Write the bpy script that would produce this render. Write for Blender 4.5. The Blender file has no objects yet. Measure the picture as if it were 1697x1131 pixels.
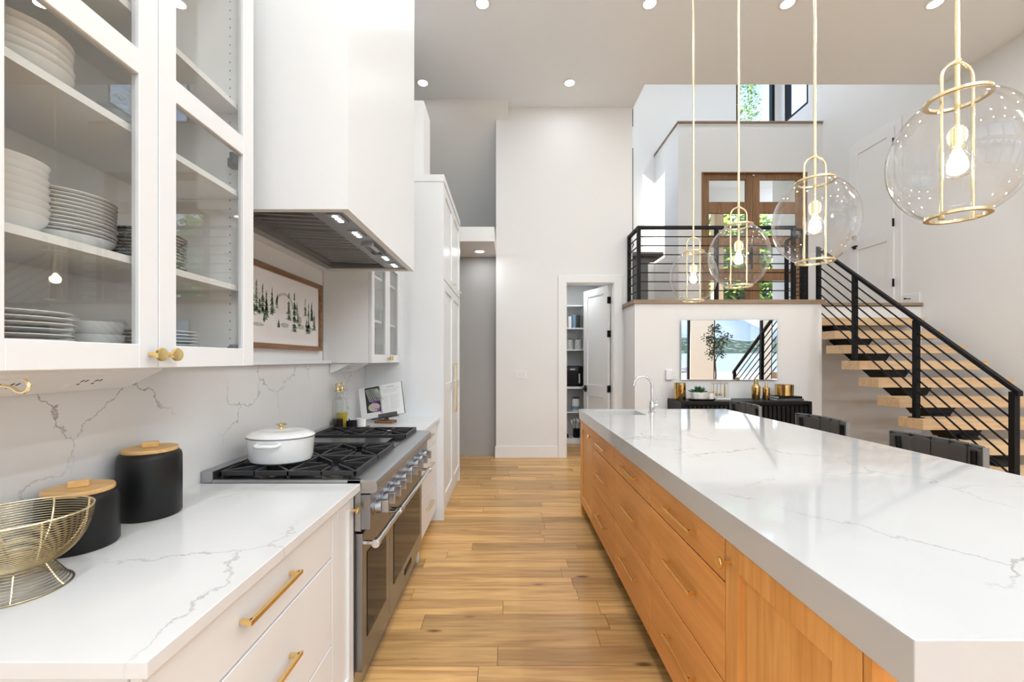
import bpy, bmesh, math, random
from math import pi, sin, cos, radians
from mathutils import Vector, Matrix

# ------------------------------------------------------------ camera, sky, sun, exposure
scene = bpy.context.scene
COL = scene.collection
cd = bpy.data.cameras.new('camera')
cam = bpy.data.objects.new('camera', cd)
COL.objects.link(cam)
cam.location = (0, 0, 1.42)
cam.rotation_euler = (pi / 2, 0, 0)
cd.sensor_width = 36
cd.lens = 14.85
cd.shift_x = 0.0038
cd.shift_y = 0.0186
cd.clip_start = 0.02
cd.clip_end = 8000
scene.camera = cam

vs = scene.view_settings
vs.view_transform = 'Standard'
vs.look = 'None'
vs.gamma = 1
vs.use_curve_mapping = False
vs.exposure = 0.78
cy = scene.cycles
cy.max_bounces = 10
cy.diffuse_bounces = 4
cy.glossy_bounces = 5
cy.transparent_max_bounces = 24
cy.transmission_bounces = 6
cy.caustics_reflective = False
cy.caustics_refractive = False
cy.sample_clamp_indirect = 6
cy.blur_glossy = 0.5

SKY = 2.0
world = bpy.data.worlds.new('sky')
scene.world = world
world.use_nodes = True
wn, wl = world.node_tree.nodes, world.node_tree.links
wn.clear()
wo = wn.new('ShaderNodeOutputWorld')
bg = wn.new('ShaderNodeBackground')
tc = wn.new('ShaderNodeTexCoord')
sep = wn.new('ShaderNodeSeparateXYZ')
rmp = wn.new('ShaderNodeValToRGB')
wl.new(tc.outputs['Generated'], sep.inputs[0])
wl.new(sep.outputs['Z'], rmp.inputs[0])
rmp.color_ramp.elements[0].position = 0.0
rmp.color_ramp.elements[0].color = (0.97, 0.985, 1.0, 1)
rmp.color_ramp.elements[1].position = 0.5
rmp.color_ramp.elements[1].color = (0.26, 0.47, 0.88, 1)
el = rmp.color_ramp.elements.new(0.16); el.color = (0.88, 0.94, 1.0, 1)
cno = wn.new('ShaderNodeTexNoise')
cno.inputs['Scale'].default_value = 3.0
cno.inputs['Detail'].default_value = 6
crp = wn.new('ShaderNodeValToRGB')
crp.color_ramp.elements[0].position = 0.50
crp.color_ramp.elements[1].position = 0.68
mx = wn.new('ShaderNodeMix')
mx.data_type = 'RGBA'
wl.new(tc.outputs['Generated'], cno.inputs['Vector'])
wl.new(cno.outputs['Fac'], crp.inputs[0])
wl.new(crp.outputs[0], mx.inputs['Factor'])
wl.new(rmp.outputs[0], mx.inputs['A'])
mx.inputs['B'].default_value = (1, 0.99, 0.97, 1)
wl.new(mx.outputs['Result'], bg.inputs['Color'])
bg.inputs['Strength'].default_value = SKY
wl.new(bg.outputs[0], wo.inputs[0])

sl = bpy.data.lights.new('sun', 'SUN')
sl.energy = 8.0
sl.angle = 0.01
sl.color = (1, 0.95, 0.86)
sun = bpy.data.objects.new('sun', sl)
COL.objects.link(sun)
sun.rotation_euler = Vector((1.0, 0.30, -0.92)).to_track_quat('-Z', 'Y').to_euler()
CAN_POWER = 5.0
REAR_POWER = 15.0

def portal(loc, direction, sx, sy):
    l = bpy.data.lights.new('daylight_portal', 'AREA')
    l.shape = 'RECTANGLE'; l.size = sx; l.size_y = sy
    l.cycles.is_portal = True
    o = bpy.data.objects.new('daylight_portal', l)
    COL.objects.link(o)
    o.location = loc
    o.rotation_euler = Vector(direction).to_track_quat('-Z', 'Z').to_euler()
portal((4.6, -3.62, 2.5), (0, 1, 0), 11.6, 5.0)
portal((10.62, -1.5, 1.4), (-1, 0, 0), 3.8, 2.9)

# ------------------------------------------------------------ materials
M = {}
def newmat(name):
    m = bpy.data.materials.new(name)
    m.use_nodes = True
    nt = m.node_tree
    b = nt.nodes['Principled BSDF']
    M[name] = m
    return m, nt, b
def N(nt, t, **kw):
    n = nt.nodes.new(t)
    for k, v in kw.items():
        if hasattr(n, k):
            setattr(n, k, v)
        else:
            n.inputs[k].default_value = v
    return n
def coords(nt, scale=(1, 1, 1), kind='world', rot=(0, 0, 0)):
    mp = N(nt, 'ShaderNodeMapping')
    mp.inputs['Scale'].default_value = scale
    mp.inputs['Rotation'].default_value = rot
    if kind == 'world':
        g = N(nt, 'ShaderNodeNewGeometry')
        nt.links.new(g.outputs['Position'], mp.inputs['Vector'])
    else:
        g = N(nt, 'ShaderNodeTexCoord')
        nt.links.new(g.outputs[kind], mp.inputs['Vector'])
    return mp
def plain(name, col, rough=0.5, metal=0.0, bump=0.0, bscale=60, var=0.03, spec=0.5, emis=None, es=0, coat=0):
    m, nt, b = newmat(name)
    mp = coords(nt, kind='Object')
    no = N(nt, 'ShaderNodeTexNoise', Scale=bscale, Detail=3.0)
    nt.links.new(mp.outputs[0], no.inputs['Vector'])
    r = N(nt, 'ShaderNodeValToRGB')
    r.color_ramp.elements[0].color = (*[c * (1 - var) for c in col], 1)
    r.color_ramp.elements[1].color = (*[min(1, c * (1 + var)) for c in col], 1)
    nt.links.new(no.outputs['Fac'], r.inputs[0])
    nt.links.new(r.outputs[0], b.inputs['Base Color'])
    b.inputs['Roughness'].default_value = rough
    b.inputs['Metallic'].default_value = metal
    b.inputs['Specular IOR Level'].default_value = spec
    b.inputs['Coat Weight'].default_value = coat
    if bump:
        bp = N(nt, 'ShaderNodeBump', Strength=bump, Distance=0.002)
        nt.links.new(no.outputs['Fac'], bp.inputs['Height'])
        nt.links.new(bp.outputs[0], b.inputs['Normal'])
    if emis:
        b.inputs['Emission Color'].default_value = (*emis, 1)
        b.inputs['Emission Strength'].default_value = es
    return m
plain('wall', (0.81, 0.805, 0.795), 0.7, bump=0.06, bscale=220, var=0.01)
plain('hall_grey', (0.40, 0.39, 0.38), 0.7, bump=0.06, bscale=220, var=0.01)  # even grey, darker than the other walls
plain('ceil', (0.88, 0.91, 0.94), 0.8, bump=0.04, bscale=220, var=0.01)
plain('trim', (0.84, 0.837, 0.83), 0.4, var=0.01)
plain('cab', (0.795, 0.808, 0.818), 0.33, var=0.008)
plain('cabin', (0.82, 0.815, 0.80), 0.45, var=0.008)
plain('brass', (0.90, 0.66, 0.29), 0.18, 1.0, var=0.05)
plain('brass_pale', (0.88, 0.75, 0.48), 0.2, 1.0, var=0.04)
plain('gold', (0.66, 0.48, 0.21), 0.1, 1.0, var=0.03)
plain('wire', (0.40, 0.32, 0.18), 0.28, 1.0, var=0.1)
plain('chrome', (0.72, 0.72, 0.73), 0.07, 1.0, var=0.01)
plain('iron', (0.022, 0.022, 0.024), 0.42, bump=0.15, bscale=400, var=0.1)
plain('enamel_black', (0.012, 0.012, 0.013), 0.16, var=0.1)
plain('black', (0.009, 0.009, 0.010), 0.4, var=0.1, spec=0.2)
plain('rail_black', (0.006, 0.006, 0.007), 0.5, var=0.1, spec=0.2)
plain('jar_black', (0.010, 0.010, 0.010), 0.4, var=0.15, bscale=20, spec=0.3)
plain('dark_grey', (0.09, 0.09, 0.09), 0.5)
plain('ceramic', (0.82, 0.815, 0.80), 0.18, var=0.01)
plain('dish', (0.78, 0.775, 0.76), 0.2, var=0.02)
plain('pot_white', (0.86, 0.855, 0.84), 0.12, var=0.01, coat=0.5)
plain('paper', (0.87, 0.865, 0.85), 0.7, var=0.02)
plain('print_grey', (0.5, 0.5, 0.5), 0.8)
plain('canvas', (0.86, 0.83, 0.82), 0.8, bump=0.1, bscale=300, var=0.02)
plain('green_pale', (0.50, 0.55, 0.46), 0.8, var=0.25, bscale=40)
plain('green_mid', (0.24, 0.30, 0.23), 0.8, var=0.3, bscale=40)
plain('green_dark', (0.07, 0.115, 0.09), 0.8, var=0.3, bscale=40)
plain('leather', (0.075, 0.075, 0.072), 0.42, bump=0.25, bscale=500, var=0.25)
plain('leather_edge', (0.22, 0.22, 0.21), 0.6)
plain('leaf', (0.05, 0.12, 0.03), 0.5, var=0.5, bscale=3)
plain('leaf_dark', (0.025, 0.05, 0.02), 0.5, var=0.5, bscale=3)
plain('leaf_bright', (0.22, 0.34, 0.05), 0.6, var=0.6, bscale=2)
plain('succulent', (0.03, 0.11, 0.04), 0.4, var=0.3)
plain('bark', (0.08, 0.05, 0.03), 0.9, bump=0.5, var=0.3)
plain('purple', (0.30, 0.08, 0.45), 0.6, var=0.5, bscale=200)
plain('print_dark', (0.03, 0.03, 0.028), 0.7)
plain('print_beige', (0.55, 0.50, 0.42), 0.7, var=0.3, bscale=300)
plain('oil', (0.65, 0.45, 0.02), 0.1)
plain('vinegar', (0.02, 0.01, 0.008), 0.1)
plain('grey_can', (0.50, 0.49, 0.47), 0.4, 0.3)
plain('blue', (0.18, 0.30, 0.45), 0.5, var=0.4, bscale=60)
plain('stone', (0.38, 0.34, 0.28), 0.9, bump=0.5, var=0.3, bscale=2)
plain('patio', (0.38, 0.36, 0.31), 0.9, var=0.1, bscale=4)
plain('glow_can', (1, 1, 1), 0.5, emis=(1, 0.97, 0.92), es=7)
plain('glow_led', (1, 1, 1), 0.5, emis=(1, 0.97, 0.93), es=9)
plain('glow_bulb', (1, 1, 1), 0.3, emis=(1, 0.86, 0.62), es=22)
plain('filament', (1, 1, 1), 0.3, emis=(1, 0.72, 0.35), es=60)
plain('underlay', (0.05, 0.03, 0.015), 0.9)
plain('roofing', (0.3, 0.28, 0.26), 0.9)
plain('porch_brown', (0.10, 0.065, 0.045), 0.6)

# brushed steel
def steel(name, col, rough, sc):
    m, nt, b = newmat(name)
    mp = coords(nt, sc, 'Object')
    no = N(nt, 'ShaderNodeTexNoise', Scale=30.0, Detail=4.0)
    nt.links.new(mp.outputs[0], no.inputs['Vector'])
    r = N(nt, 'ShaderNodeMapRange')
    r.inputs['To Min'].default_value = rough - 0.06
    r.inputs['To Max'].default_value = rough + 0.08
    nt.links.new(no.outputs['Fac'], r.inputs['Value'])
    nt.links.new(r.outputs[0], b.inputs['Roughness'])
    b.inputs['Base Color'].default_value = (*col, 1)
    b.inputs['Metallic'].default_value = 1
    bp = N(nt, 'ShaderNodeBump', Strength=0.05, Distance=0.001)
    nt.links.new(no.outputs['Fac'], bp.inputs['Height'])
    nt.links.new(bp.outputs[0], b.inputs['Normal'])
steel('steel', (0.44, 0.45, 0.465), 0.33, (20, 1, 20))
steel('steel_front', (0.30, 0.325, 0.36), 0.30, (20, 1, 20))
steel('steel_hood', (0.34, 0.335, 0.33), 0.30, (1, 20, 1))

# wood: grain along one axis
def wood(name, c1, c2, axis, rough=0.45, scale=1.0, rnd=0.0, knots=False, spec=0.4):
    m, nt, b = newmat(name)
    s = [9.0 * scale] * 3
    s[axis] = 0.55 * scale
    mp = coords(nt, s)
    oi = N(nt, 'ShaderNodeObjectInfo')
    add = N(nt, 'ShaderNodeVectorMath', operation='MULTIPLY_ADD')
    cmb = N(nt, 'ShaderNodeCombineXYZ')
    for i in range(3):
        nt.links.new(oi.outputs['Random'], cmb.inputs[i])
    nt.links.new(cmb.outputs[0], add.inputs[0])
    add.inputs[1].default_value = (37, 23, 51)
    nt.links.new(mp.outputs[0], add.inputs[2])
    n1 = N(nt, 'ShaderNodeTexNoise', Scale=1.3, Detail=5.0, Distortion=0.6)
    nt.links.new(add.outputs[0], n1.inputs['Vector'])
    wv = N(nt, 'ShaderNodeMath', operation='MULTIPLY'); wv.inputs[1].default_value = 26.0
    nt.links.new(n1.outputs['Fac'], wv.inputs[0])
    sn = N(nt, 'ShaderNodeMath', operation='SINE')
    nt.links.new(wv.outputs[0], sn.inputs[0])
    n2 = N(nt, 'ShaderNodeTexNoise', Scale=9.0, Detail=4.0)
    nt.links.new(add.outputs[0], n2.inputs['Vector'])
    mr = N(nt, 'ShaderNodeMapRange')
    mr.inputs['From Min'].default_value = -1
    mr.inputs['To Min'].default_value = 0.15
    mr.inputs['To Max'].default_value = 0.55
    nt.links.new(sn.outputs[0], mr.inputs['Value'])
    a2 = N(nt, 'ShaderNodeMath', operation='ADD')
    nt.links.new(mr.outputs[0], a2.inputs[0])
    n3 = N(nt, 'ShaderNodeMath', operation='MULTIPLY_ADD')
    n3.inputs[1].default_value = 0.9; n3.inputs[2].default_value = -0.3
    nt.links.new(n2.outputs['Fac'], n3.inputs[0])
    nt.links.new(n3.outputs[0], a2.inputs[1])
    r = N(nt, 'ShaderNodeValToRGB')
    r.color_ramp.elements[0].position = 0.05
    r.color_ramp.elements[1].position = 0.85
    r.color_ramp.elements[0].color = (*c1, 1)
    r.color_ramp.elements[1].color = (*c2, 1)
    nt.links.new(a2.outputs[0], r.inputs[0])
    out = r.outputs[0]
    if rnd:
        hs = N(nt, 'ShaderNodeHueSaturation')
        m1 = N(nt, 'ShaderNodeMapRange')
        m1.inputs['To Min'].default_value = 1 - rnd
        m1.inputs['To Max'].default_value = 1 + rnd * 0.8
        nt.links.new(oi.outputs['Random'], m1.inputs['Value'])
        nt.links.new(m1.outputs[0], hs.inputs['Value'])
        nt.links.new(out, hs.inputs['Color'])
        out = hs.outputs[0]
    if knots:
        s2 = [7.0] * 3; s2[axis] = 2.2
        mk = coords(nt, s2)
        vo = N(nt, 'ShaderNodeTexVoronoi', Scale=0.8)
        nt.links.new(mk.outputs[0], vo.inputs['Vector'])
        kr = N(nt, 'ShaderNodeValToRGB')
        kr.color_ramp.elements[0].position = 0.04
        kr.color_ramp.elements[0].color = (0.12, 0.05, 0.02, 1)
        kr.color_ramp.elements[1].position = 0.10
        kr.color_ramp.elements[1].color = (1, 1, 1, 1)
        nt.links.new(vo.outputs['Distance'], kr.inputs[0])
        mm = N(nt, 'ShaderNodeMix', data_type='RGBA', blend_type='MULTIPLY')
        mm.inputs['Factor'].default_value = 0.85
        nt.links.new(out, mm.inputs['A'])
        nt.links.new(kr.outputs[0], mm.inputs['B'])
        out = mm.outputs['Result']
    nt.links.new(out, b.inputs['Base Color'])
    b.inputs['Roughness'].default_value = rough
    b.inputs['Specular IOR Level'].default_value = spec
    bp = N(nt, 'ShaderNodeBump', Strength=0.08, Distance=0.002)
    nt.links.new(a2.outputs[0], bp.inputs['Height'])
    nt.links.new(bp.outputs[0], b.inputs['Normal'])
wood('oak_floor', (0.40, 0.20, 0.068), (0.76, 0.455, 0.175), 0, 0.33, 0.8, 0.24, True)
wood('fir_y', (0.70, 0.29, 0.072), (0.86, 0.40, 0.115), 1, 0.38, 0.8, 0.06)
wood('fir_z', (0.70, 0.31, 0.08), (0.88, 0.45, 0.14), 2, 0.38, 0.9, 0.05)
wood('fir_gap_shade', (0.14, 0.055, 0.018), (0.22, 0.09, 0.03), 2, 0.6, 0.9)  # island body darkened: shade of the gaps between fronts put into its colour
wood('tread', (0.55, 0.36, 0.20), (0.72, 0.52, 0.32), 0, 0.45, 0.8, 0.06)
wood('bamboo', (0.58, 0.33, 0.12), (0.76, 0.49, 0.21), 0, 0.45, 1.6, 0.05)
wood('frame_wood', (0.16, 0.08, 0.04), (0.34, 0.19, 0.10), 1, 0.6, 1.6)
wood('door_wood', (0.20, 0.105, 0.05), (0.36, 0.20, 0.10), 2, 0.5, 1.0, 0.05)
wood('cap_wood', (0.22, 0.15, 0.10), (0.36, 0.26, 0.18), 0, 0.55, 1.0)
wood('walnut', (0.10, 0.045, 0.02), (0.27, 0.12, 0.05), 0, 0.5, 2.0)
wood('post_wood', (0.45, 0.32, 0.2), (0.62, 0.47, 0.31), 2, 0.6, 1.0)

# quartz with grey veins
def quartz(name, col, rough, seed, vein, vs=1.25, m0=0.45):
    m, nt, b = newmat(name)
    mp = coords(nt, (1, 1, 1), rot=(0.3, 0.2, seed))
    n0 = N(nt, 'ShaderNodeTexNoise', Scale=2.6, Detail=7.0, Roughness=0.62)
    nt.links.new(mp.outputs[0], n0.inputs['Vector'])
    ad = N(nt, 'ShaderNodeVectorMath', operation='MULTIPLY_ADD')
    ad.inputs[1].default_value = (0.42, 0.42, 0.42)
    nt.links.new(n0.outputs['Color'], ad.inputs[0])
    nt.links.new(mp.outputs[0], ad.inputs[2])
    vo = N(nt, 'ShaderNodeTexVoronoi', feature='DISTANCE_TO_EDGE', Scale=vs)
    nt.links.new(ad.outputs[0], vo.inputs['Vector'])
    r = N(nt, 'ShaderNodeMapRange', interpolation_type='SMOOTHSTEP')
    r.inputs['From Min'].default_value = 0.0
    r.inputs['From Max'].default_value = 0.011
    r.inputs['To Min'].default_value = 1.0
    r.inputs['To Max'].default_value = 0.0
    nt.links.new(vo.outputs['Distance'], r.inputs['Value'])
    n1 = N(nt, 'ShaderNodeTexNoise', Scale=2.1, Detail=3.0)
    nt.links.new(mp.outputs[0], n1.inputs['Vector'])
    mk = N(nt, 'ShaderNodeMapRange')
    mk.inputs['From Min'].default_value = m0
    mk.inputs['From Max'].default_value = 0.66
    nt.links.new(n1.outputs['Fac'], mk.inputs['Value'])
    mu = N(nt, 'ShaderNodeMath', operation='MULTIPLY')
    nt.links.new(r.outputs[0], mu.inputs[0])
    nt.links.new(mk.outputs[0], mu.inputs[1])
    n2 = N(nt, 'ShaderNodeTexNoise', Scale=3.5, Detail=5.0)
    nt.links.new(mp.outputs[0], n2.inputs['Vector'])
    base = N(nt, 'ShaderNodeValToRGB')
    base.color_ramp.elements[0].position = 0.3
    base.color_ramp.elements[1].position = 0.6
    base.color_ramp.elements[0].color = (*[c * 0.965 for c in col], 1)
    base.color_ramp.elements[1].color = (*col, 1)
    nt.links.new(n2.outputs['Fac'], base.inputs[0])
    mx_ = N(nt, 'ShaderNodeMix', data_type='RGBA')
    nt.links.new(mu.outputs[0], mx_.inputs['Factor'])
    nt.links.new(base.outputs[0], mx_.inputs['A'])
    mx_.inputs['B'].default_value = (*vein, 1)
    nt.links.new(mx_.outputs['Result'], b.inputs['Base Color'])
    b.inputs['Roughness'].default_value = rough
quartz('quartz', (0.585, 0.585, 0.582), 0.06, 0.4, (0.33, 0.32, 0.305), 1.5, 0.42)
quartz('quartz_left', (0.72, 0.718, 0.712), 0.12, 1.3, (0.46, 0.45, 0.43), 1.7, 0.46)
quartz('quartz_wall', (0.74, 0.732, 0.72), 0.2, 2.1, (0.36, 0.345, 0.33), 2.0, 0.42)

# thin clear glass
def thin(name, tint, ior=1.45, boost=1.0, rough=0.0, ex=5.0):
    m, nt, b = newmat(name)
    nt.nodes.remove(b)
    out = nt.nodes['Material Output']
    tr = N(nt, 'ShaderNodeBsdfTransparent')
    tr.inputs[0].default_value = (*tint, 1)
    gl = N(nt, 'ShaderNodeBsdfGlossy')
    gl.inputs['Roughness'].default_value = rough
    lw = N(nt, 'ShaderNodeLayerWeight', Blend=0.5)
    pw = N(nt, 'ShaderNodeMath', operation='POWER'); pw.inputs[1].default_value = ex
    nt.links.new(lw.outputs['Facing'], pw.inputs[0])
    f0 = ((ior - 1) / (ior + 1)) ** 2 * boost
    mu = N(nt, 'ShaderNodeMath', operation='MULTIPLY_ADD')
    mu.inputs[1].default_value = 1 - f0; mu.inputs[2].default_value = f0
    mu.use_clamp = True
    nt.links.new(pw.outputs[0], mu.inputs[0])
    ms = N(nt, 'ShaderNodeMixShader')
    nt.links.new(mu.outputs[0], ms.inputs[0])
    nt.links.new(tr.outputs[0], ms.inputs[1])
    nt.links.new(gl.outputs[0], ms.inputs[2])
    nt.links.new(ms.outputs[0], out.inputs[0])
thin('glass', (0.97, 0.975, 0.97), 1.45, 1.5)
thin('window_glass', (0.98, 0.985, 0.985), 1.45, 1.0)
thin('globe_glass', (0.975, 0.977, 0.977), 1.5, 1.4, ex=3.2)
thin('bottle_glass', (0.93, 0.94, 0.93), 1.5, 1.3)
m, nt, b = newmat('mirror')
b.inputs['Base Color'].default_value = (0.93, 0.93, 0.93, 1)
b.inputs['Metallic'].default_value = 1
b.inputs['Roughness'].default_value = 0.0
plain('oven_glass', (0.02, 0.02, 0.02), 0.09, var=0.02, spec=0.1)
# decorated plate: dark blotched rim pattern
m, nt, b = newmat('dish_pattern')
mp = coords(nt, (1, 1, 1), 'Object')
no = N(nt, 'ShaderNodeTexNoise', Scale=45.0, Detail=2.0)
nt.links.new(mp.outputs[0], no.inputs['Vector'])
r = N(nt, 'ShaderNodeValToRGB')
r.color_ramp.elements[0].position = 0.5; r.color_ramp.elements[1].position = 0.54
r.color_ramp.elements[0].color = (0.70, 0.69, 0.67, 1); r.color_ramp.elements[1].color = (0.33, 0.33, 0.33, 1)
nt.links.new(no.outputs['Fac'], r.inputs[0])
nt.links.new(r.outputs[0], b.inputs['Base Color'])
b.inputs['Roughness'].default_value = 0.2
# water, hills, mountain
m, nt, b = newmat('water')
mp = coords(nt, (0.6, 0.6, 1))
no = N(nt, 'ShaderNodeTexNoise', Scale=1.0, Detail=3.0)
nt.links.new(mp.outputs[0], no.inputs['Vector'])
bp = N(nt, 'ShaderNodeBump', Strength=0.5, Distance=0.3)
nt.links.new(no.outputs['Fac'], bp.inputs['Height'])
nt.links.new(bp.outputs[0], b.inputs['Normal'])
b.inputs['Base Color'].default_value = (0.215, 0.26, 0.265, 1)
b.inputs['Roughness'].default_value = 0.5
b.inputs['Specular IOR Level'].default_value = 0.0
def terrain(name, c1, c2, c3, sc):
    m, nt, b = newmat(name)
    mp = coords(nt, (sc, sc, sc * 2))
    no = N(nt, 'ShaderNodeTexNoise', Scale=1.0, Detail=6.0)
    nt.links.new(mp.outputs[0], no.inputs['Vector'])
    r = N(nt, 'ShaderNodeValToRGB')
    r.color_ramp.elements[0].position = 0.4
    r.color_ramp.elements[0].color = (*c1, 1)
    r.color_ramp.elements[1].position = 0.55
    r.color_ramp.elements[1].color = (*c2, 1)
    e = r.color_ramp.elements.new(0.68); e.color = (*c3, 1)
    nt.links.new(no.outputs['Fac'], r.inputs[0])
    nt.links.new(r.outputs[0], b.inputs['Base Color'])
    b.inputs['Roughness'].default_value = 1
    b.inputs['Specular IOR Level'].default_value = 0
terrain('shore', (0.035, 0.055, 0.045), (0.055, 0.085, 0.06), (0.20, 0.20, 0.185), 0.09)
terrain('mountain', (0.20, 0.245, 0.285), (0.23, 0.27, 0.305), (0.28, 0.305, 0.33), 0.004)

# ------------------------------------------------------------ mesh builder
class B:
    def __init__(s):
        s.v = []; s.f = []; s.sm = []
    def add(s, vs_, fs, smooth=False):
        o = len(s.v)
        s.v += [tuple(p) for p in vs_]
        s.f += [[i + o for i in f] for f in fs]
        s.sm += [smooth] * len(fs)
        return s
    def box(s, x0, x1, y0, y1, z0, z1):
        return s.add([(x0, y0, z0), (x1, y0, z0), (x1, y1, z0), (x0, y1, z0), (x0, y0, z1), (x1, y0, z1), (x1, y1, z1), (x0, y1, z1)],
                     [(0, 3, 2, 1), (4, 5, 6, 7), (0, 1, 5, 4), (1, 2, 6, 5), (2, 3, 7, 6), (3, 0, 4, 7)])
    def obox(s, c, u, v, w, hu, hv, hw):
        c = Vector(c); u = Vector(u).normalized() * hu; v = Vector(v).normalized() * hv; w = Vector(w).normalized() * hw
        p = [c + a * u + b_ * v + d * w for d in (-1, 1) for a, b_ in ((-1, -1), (1, -1), (1, 1), (-1, 1))]
        return s.add(p, [(0, 3, 2, 1), (4, 5, 6, 7), (0, 1, 5, 4), (1, 2, 6, 5), (2, 3, 7, 6), (3, 0, 4, 7)])
    def prism(s, poly, axis, a0, a1, smooth=False):
        n = len(poly)
        def P(q, a):
            l = list(q); l.insert(axis, a); return tuple(l)
        vs_ = [P(q, a0) for q in poly] + [P(q, a1) for q in poly]
        s.add(vs_, [list(range(n))[::-1], [i + n for i in range(n)]])
        o = len(s.v) - 2 * n
        for i in range(n):
            j = (i + 1) % n
            s.f.append([o + i, o + j, o + j + n, o + i + n]); s.sm.append(smooth)
        return s
    def cyl(s, p0, p1, r0, r1=None, n=16, caps=True, smooth=True):
        r1 = r0 if r1 is None else r1
        p0 = Vector(p0); p1 = Vector(p1)
        d = (p1 - p0).normalized()
        a = d.orthogonal().normalized(); b_ = d.cross(a)
        vs_ = [p0 + r0 * (cos(2 * pi * i / n) * a + sin(2 * pi * i / n) * b_) for i in range(n)]
        vs_ += [p1 + r1 * (cos(2 * pi * i / n) * a + sin(2 * pi * i / n) * b_) for i in range(n)]
        s.add(vs_, [(i, (i + 1) % n, (i + 1) % n + n, i + n) for i in range(n)], smooth)
        if caps:
            o = len(s.v) - 2 * n
            s.f.append([o + i for i in range(n)][::-1]); s.sm.append(False)
            s.f.append([o + n + i for i in range(n)]); s.sm.append(False)
        return s
    def lathe(s, c, prof, n=32, sx=1, sy=1, axis=2, smooth=True, closed=False):
        # prof: list of (radius, height) about an axis through c
        c = Vector(c); vs_ = []; fs = []; rows = []
        for r, h in prof:
            if abs(r) < 1e-6:
                rows.append([len(vs_)]); p = [0, 0]; q = (0, 0, h)
                vs_.append(q)
            else:
                rows.append(list(range(len(vs_), len(vs_) + n)))
                for i in range(n):
                    t = 2 * pi * i / n
                    vs_.append((r * sx * cos(t), r * sy * sin(t), h))
        m_ = len(rows)
        for k in range(m_ if closed else m_ - 1):
            A, Bq = rows[k], rows[(k + 1) % m_]
            for i in range(n):
                j = (i + 1) % n
                if len(A) == 1 and len(Bq) == 1: continue
                if len(A) == 1: fs.append((A[0], Bq[j], Bq[i]))
                elif len(Bq) == 1: fs.append((A[i], A[j], Bq[0]))
                else: fs.append((A[i], A[j], Bq[j], Bq[i]))
        out = []
        for x, y, z in vs_:
            if axis == 2: out.append(c + Vector((x, y, z)))
            elif axis == 0: out.append(c + Vector((z, x, y)))
            else: out.append(c + Vector((y, z, x)))
        return s.add(out, fs, smooth)
    def tube(s, pts, r, n=8, closed=False):
        pts = [Vector(p) for p in pts]; m_ = len(pts)
        T = []
        for i in range(m_):
            a = pts[(i - 1) % m_] if (closed or i > 0) else pts[i]
            b_ = pts[(i + 1) % m_] if (closed or i < m_ - 1) else pts[i]
            T.append((b_ - a).normalized())
        u = T[0].orthogonal().normalized(); vs_ = []
        for i in range(m_):
            u = (u - T[i] * u.dot(T[i])).normalized(); w = T[i].cross(u)
            rr = r[i] if isinstance(r, (list, tuple)) else r
            vs_ += [pts[i] + rr * (cos(2 * pi * k / n) * u + sin(2 * pi * k / n) * w) for k in range(n)]
        fs = []
        for i in range(m_ if closed else m_ - 1):
            j = (i + 1) % m_
            for k in range(n):
                l = (k + 1) % n
                fs.append((i * n + k, i * n + l, j * n + l, j * n + k))
        s.add(vs_, fs, True)
        if not closed:
            o = len(s.v) - m_ * n
            s.f.append([o + k for k in range(n)][::-1]); s.sm.append(False)
            s.f.append([o + (m_ - 1) * n + k for k in range(n)]); s.sm.append(False)
        return s
    def ring(s, c, r, rt, n=48, m_=8, axis=2, sx=1):
        pts = []
        for i in range(n):
            t = 2 * pi * i / n
            q = [r * cos(t) * sx, r * sin(t), 0]
            if axis == 0: q = [0, q[0], q[1]]
            if axis == 1: q = [q[0], 0, q[1]]
            pts.append(Vector(c) + Vector(q))
        return s.tube(pts, rt, m_, True)
    def ball(s, c, r, n=20, k=12, sz=1.0):
        return s.lathe(c, [(r * sin(pi * i / k), -r * sz * cos(pi * i / k)) for i in range(k + 1)], n)

def org(o):
    return Vector(o.get('_org', (0, 0, 0)))
def make(name, b, mat, parent=None, origin=None, bevel=0.0, seg=2):
    me = bpy.data.meshes.new(name)
    if parent is not None and origin is None:
        origin = ORG[parent.name]
    if origin is None:
        xs = [p[0] for p in b.v]; ys = [p[1] for p in b.v]; zs = [p[2] for p in b.v]
        origin = ((min(xs) + max(xs)) / 2, (min(ys) + max(ys)) / 2, min(zs))
    og = Vector(origin)
    me.from_pydata([tuple(Vector(p) - og) for p in b.v], [], b.f)
    bm = bmesh.new(); bm.from_mesh(me)
    bmesh.ops.recalc_face_normals(bm, faces=bm.faces)
    bm.to_mesh(me); bm.free()
    me.polygons.foreach_set('use_smooth', b.sm)
    if any(b.sm):
        me.set_sharp_from_angle(angle=radians(38))
    me.materials.append(M[mat])
    o = bpy.data.objects.new(name, me)
    COL.objects.link(o)
    if parent is not None:
        o.parent = parent
        o.location = og - Vector(ORG[parent.name])
    else:
        o.location = og
    ORG[o.name] = tuple(og)
    if bevel:
        md = o.modifiers.new('bevel', 'BEVEL')
        md.width = bevel; md.segments = seg; md.limit_method = 'ANGLE'
        md.angle_limit = radians(40)
    return o
ORG = {}
def thing(name, loc, label, cat, group=None):
    o = bpy.data.objects.new(name, None)
    o.empty_display_size = 0.1
    COL.objects.link(o)
    o.location = loc
    ORG[o.name] = tuple(loc)
    return tag(o, label, cat, group)
def tag(o, label, cat, group=None):
    o['label'] = label; o['category'] = cat
    if group: o['group'] = group
    return o
def struct(name, b, mat, label=None, bevel=0.0):
    o = make(name, b, mat, bevel=bevel)
    o['kind'] = 'structure'
    if label: o['label'] = label
    return o
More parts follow.
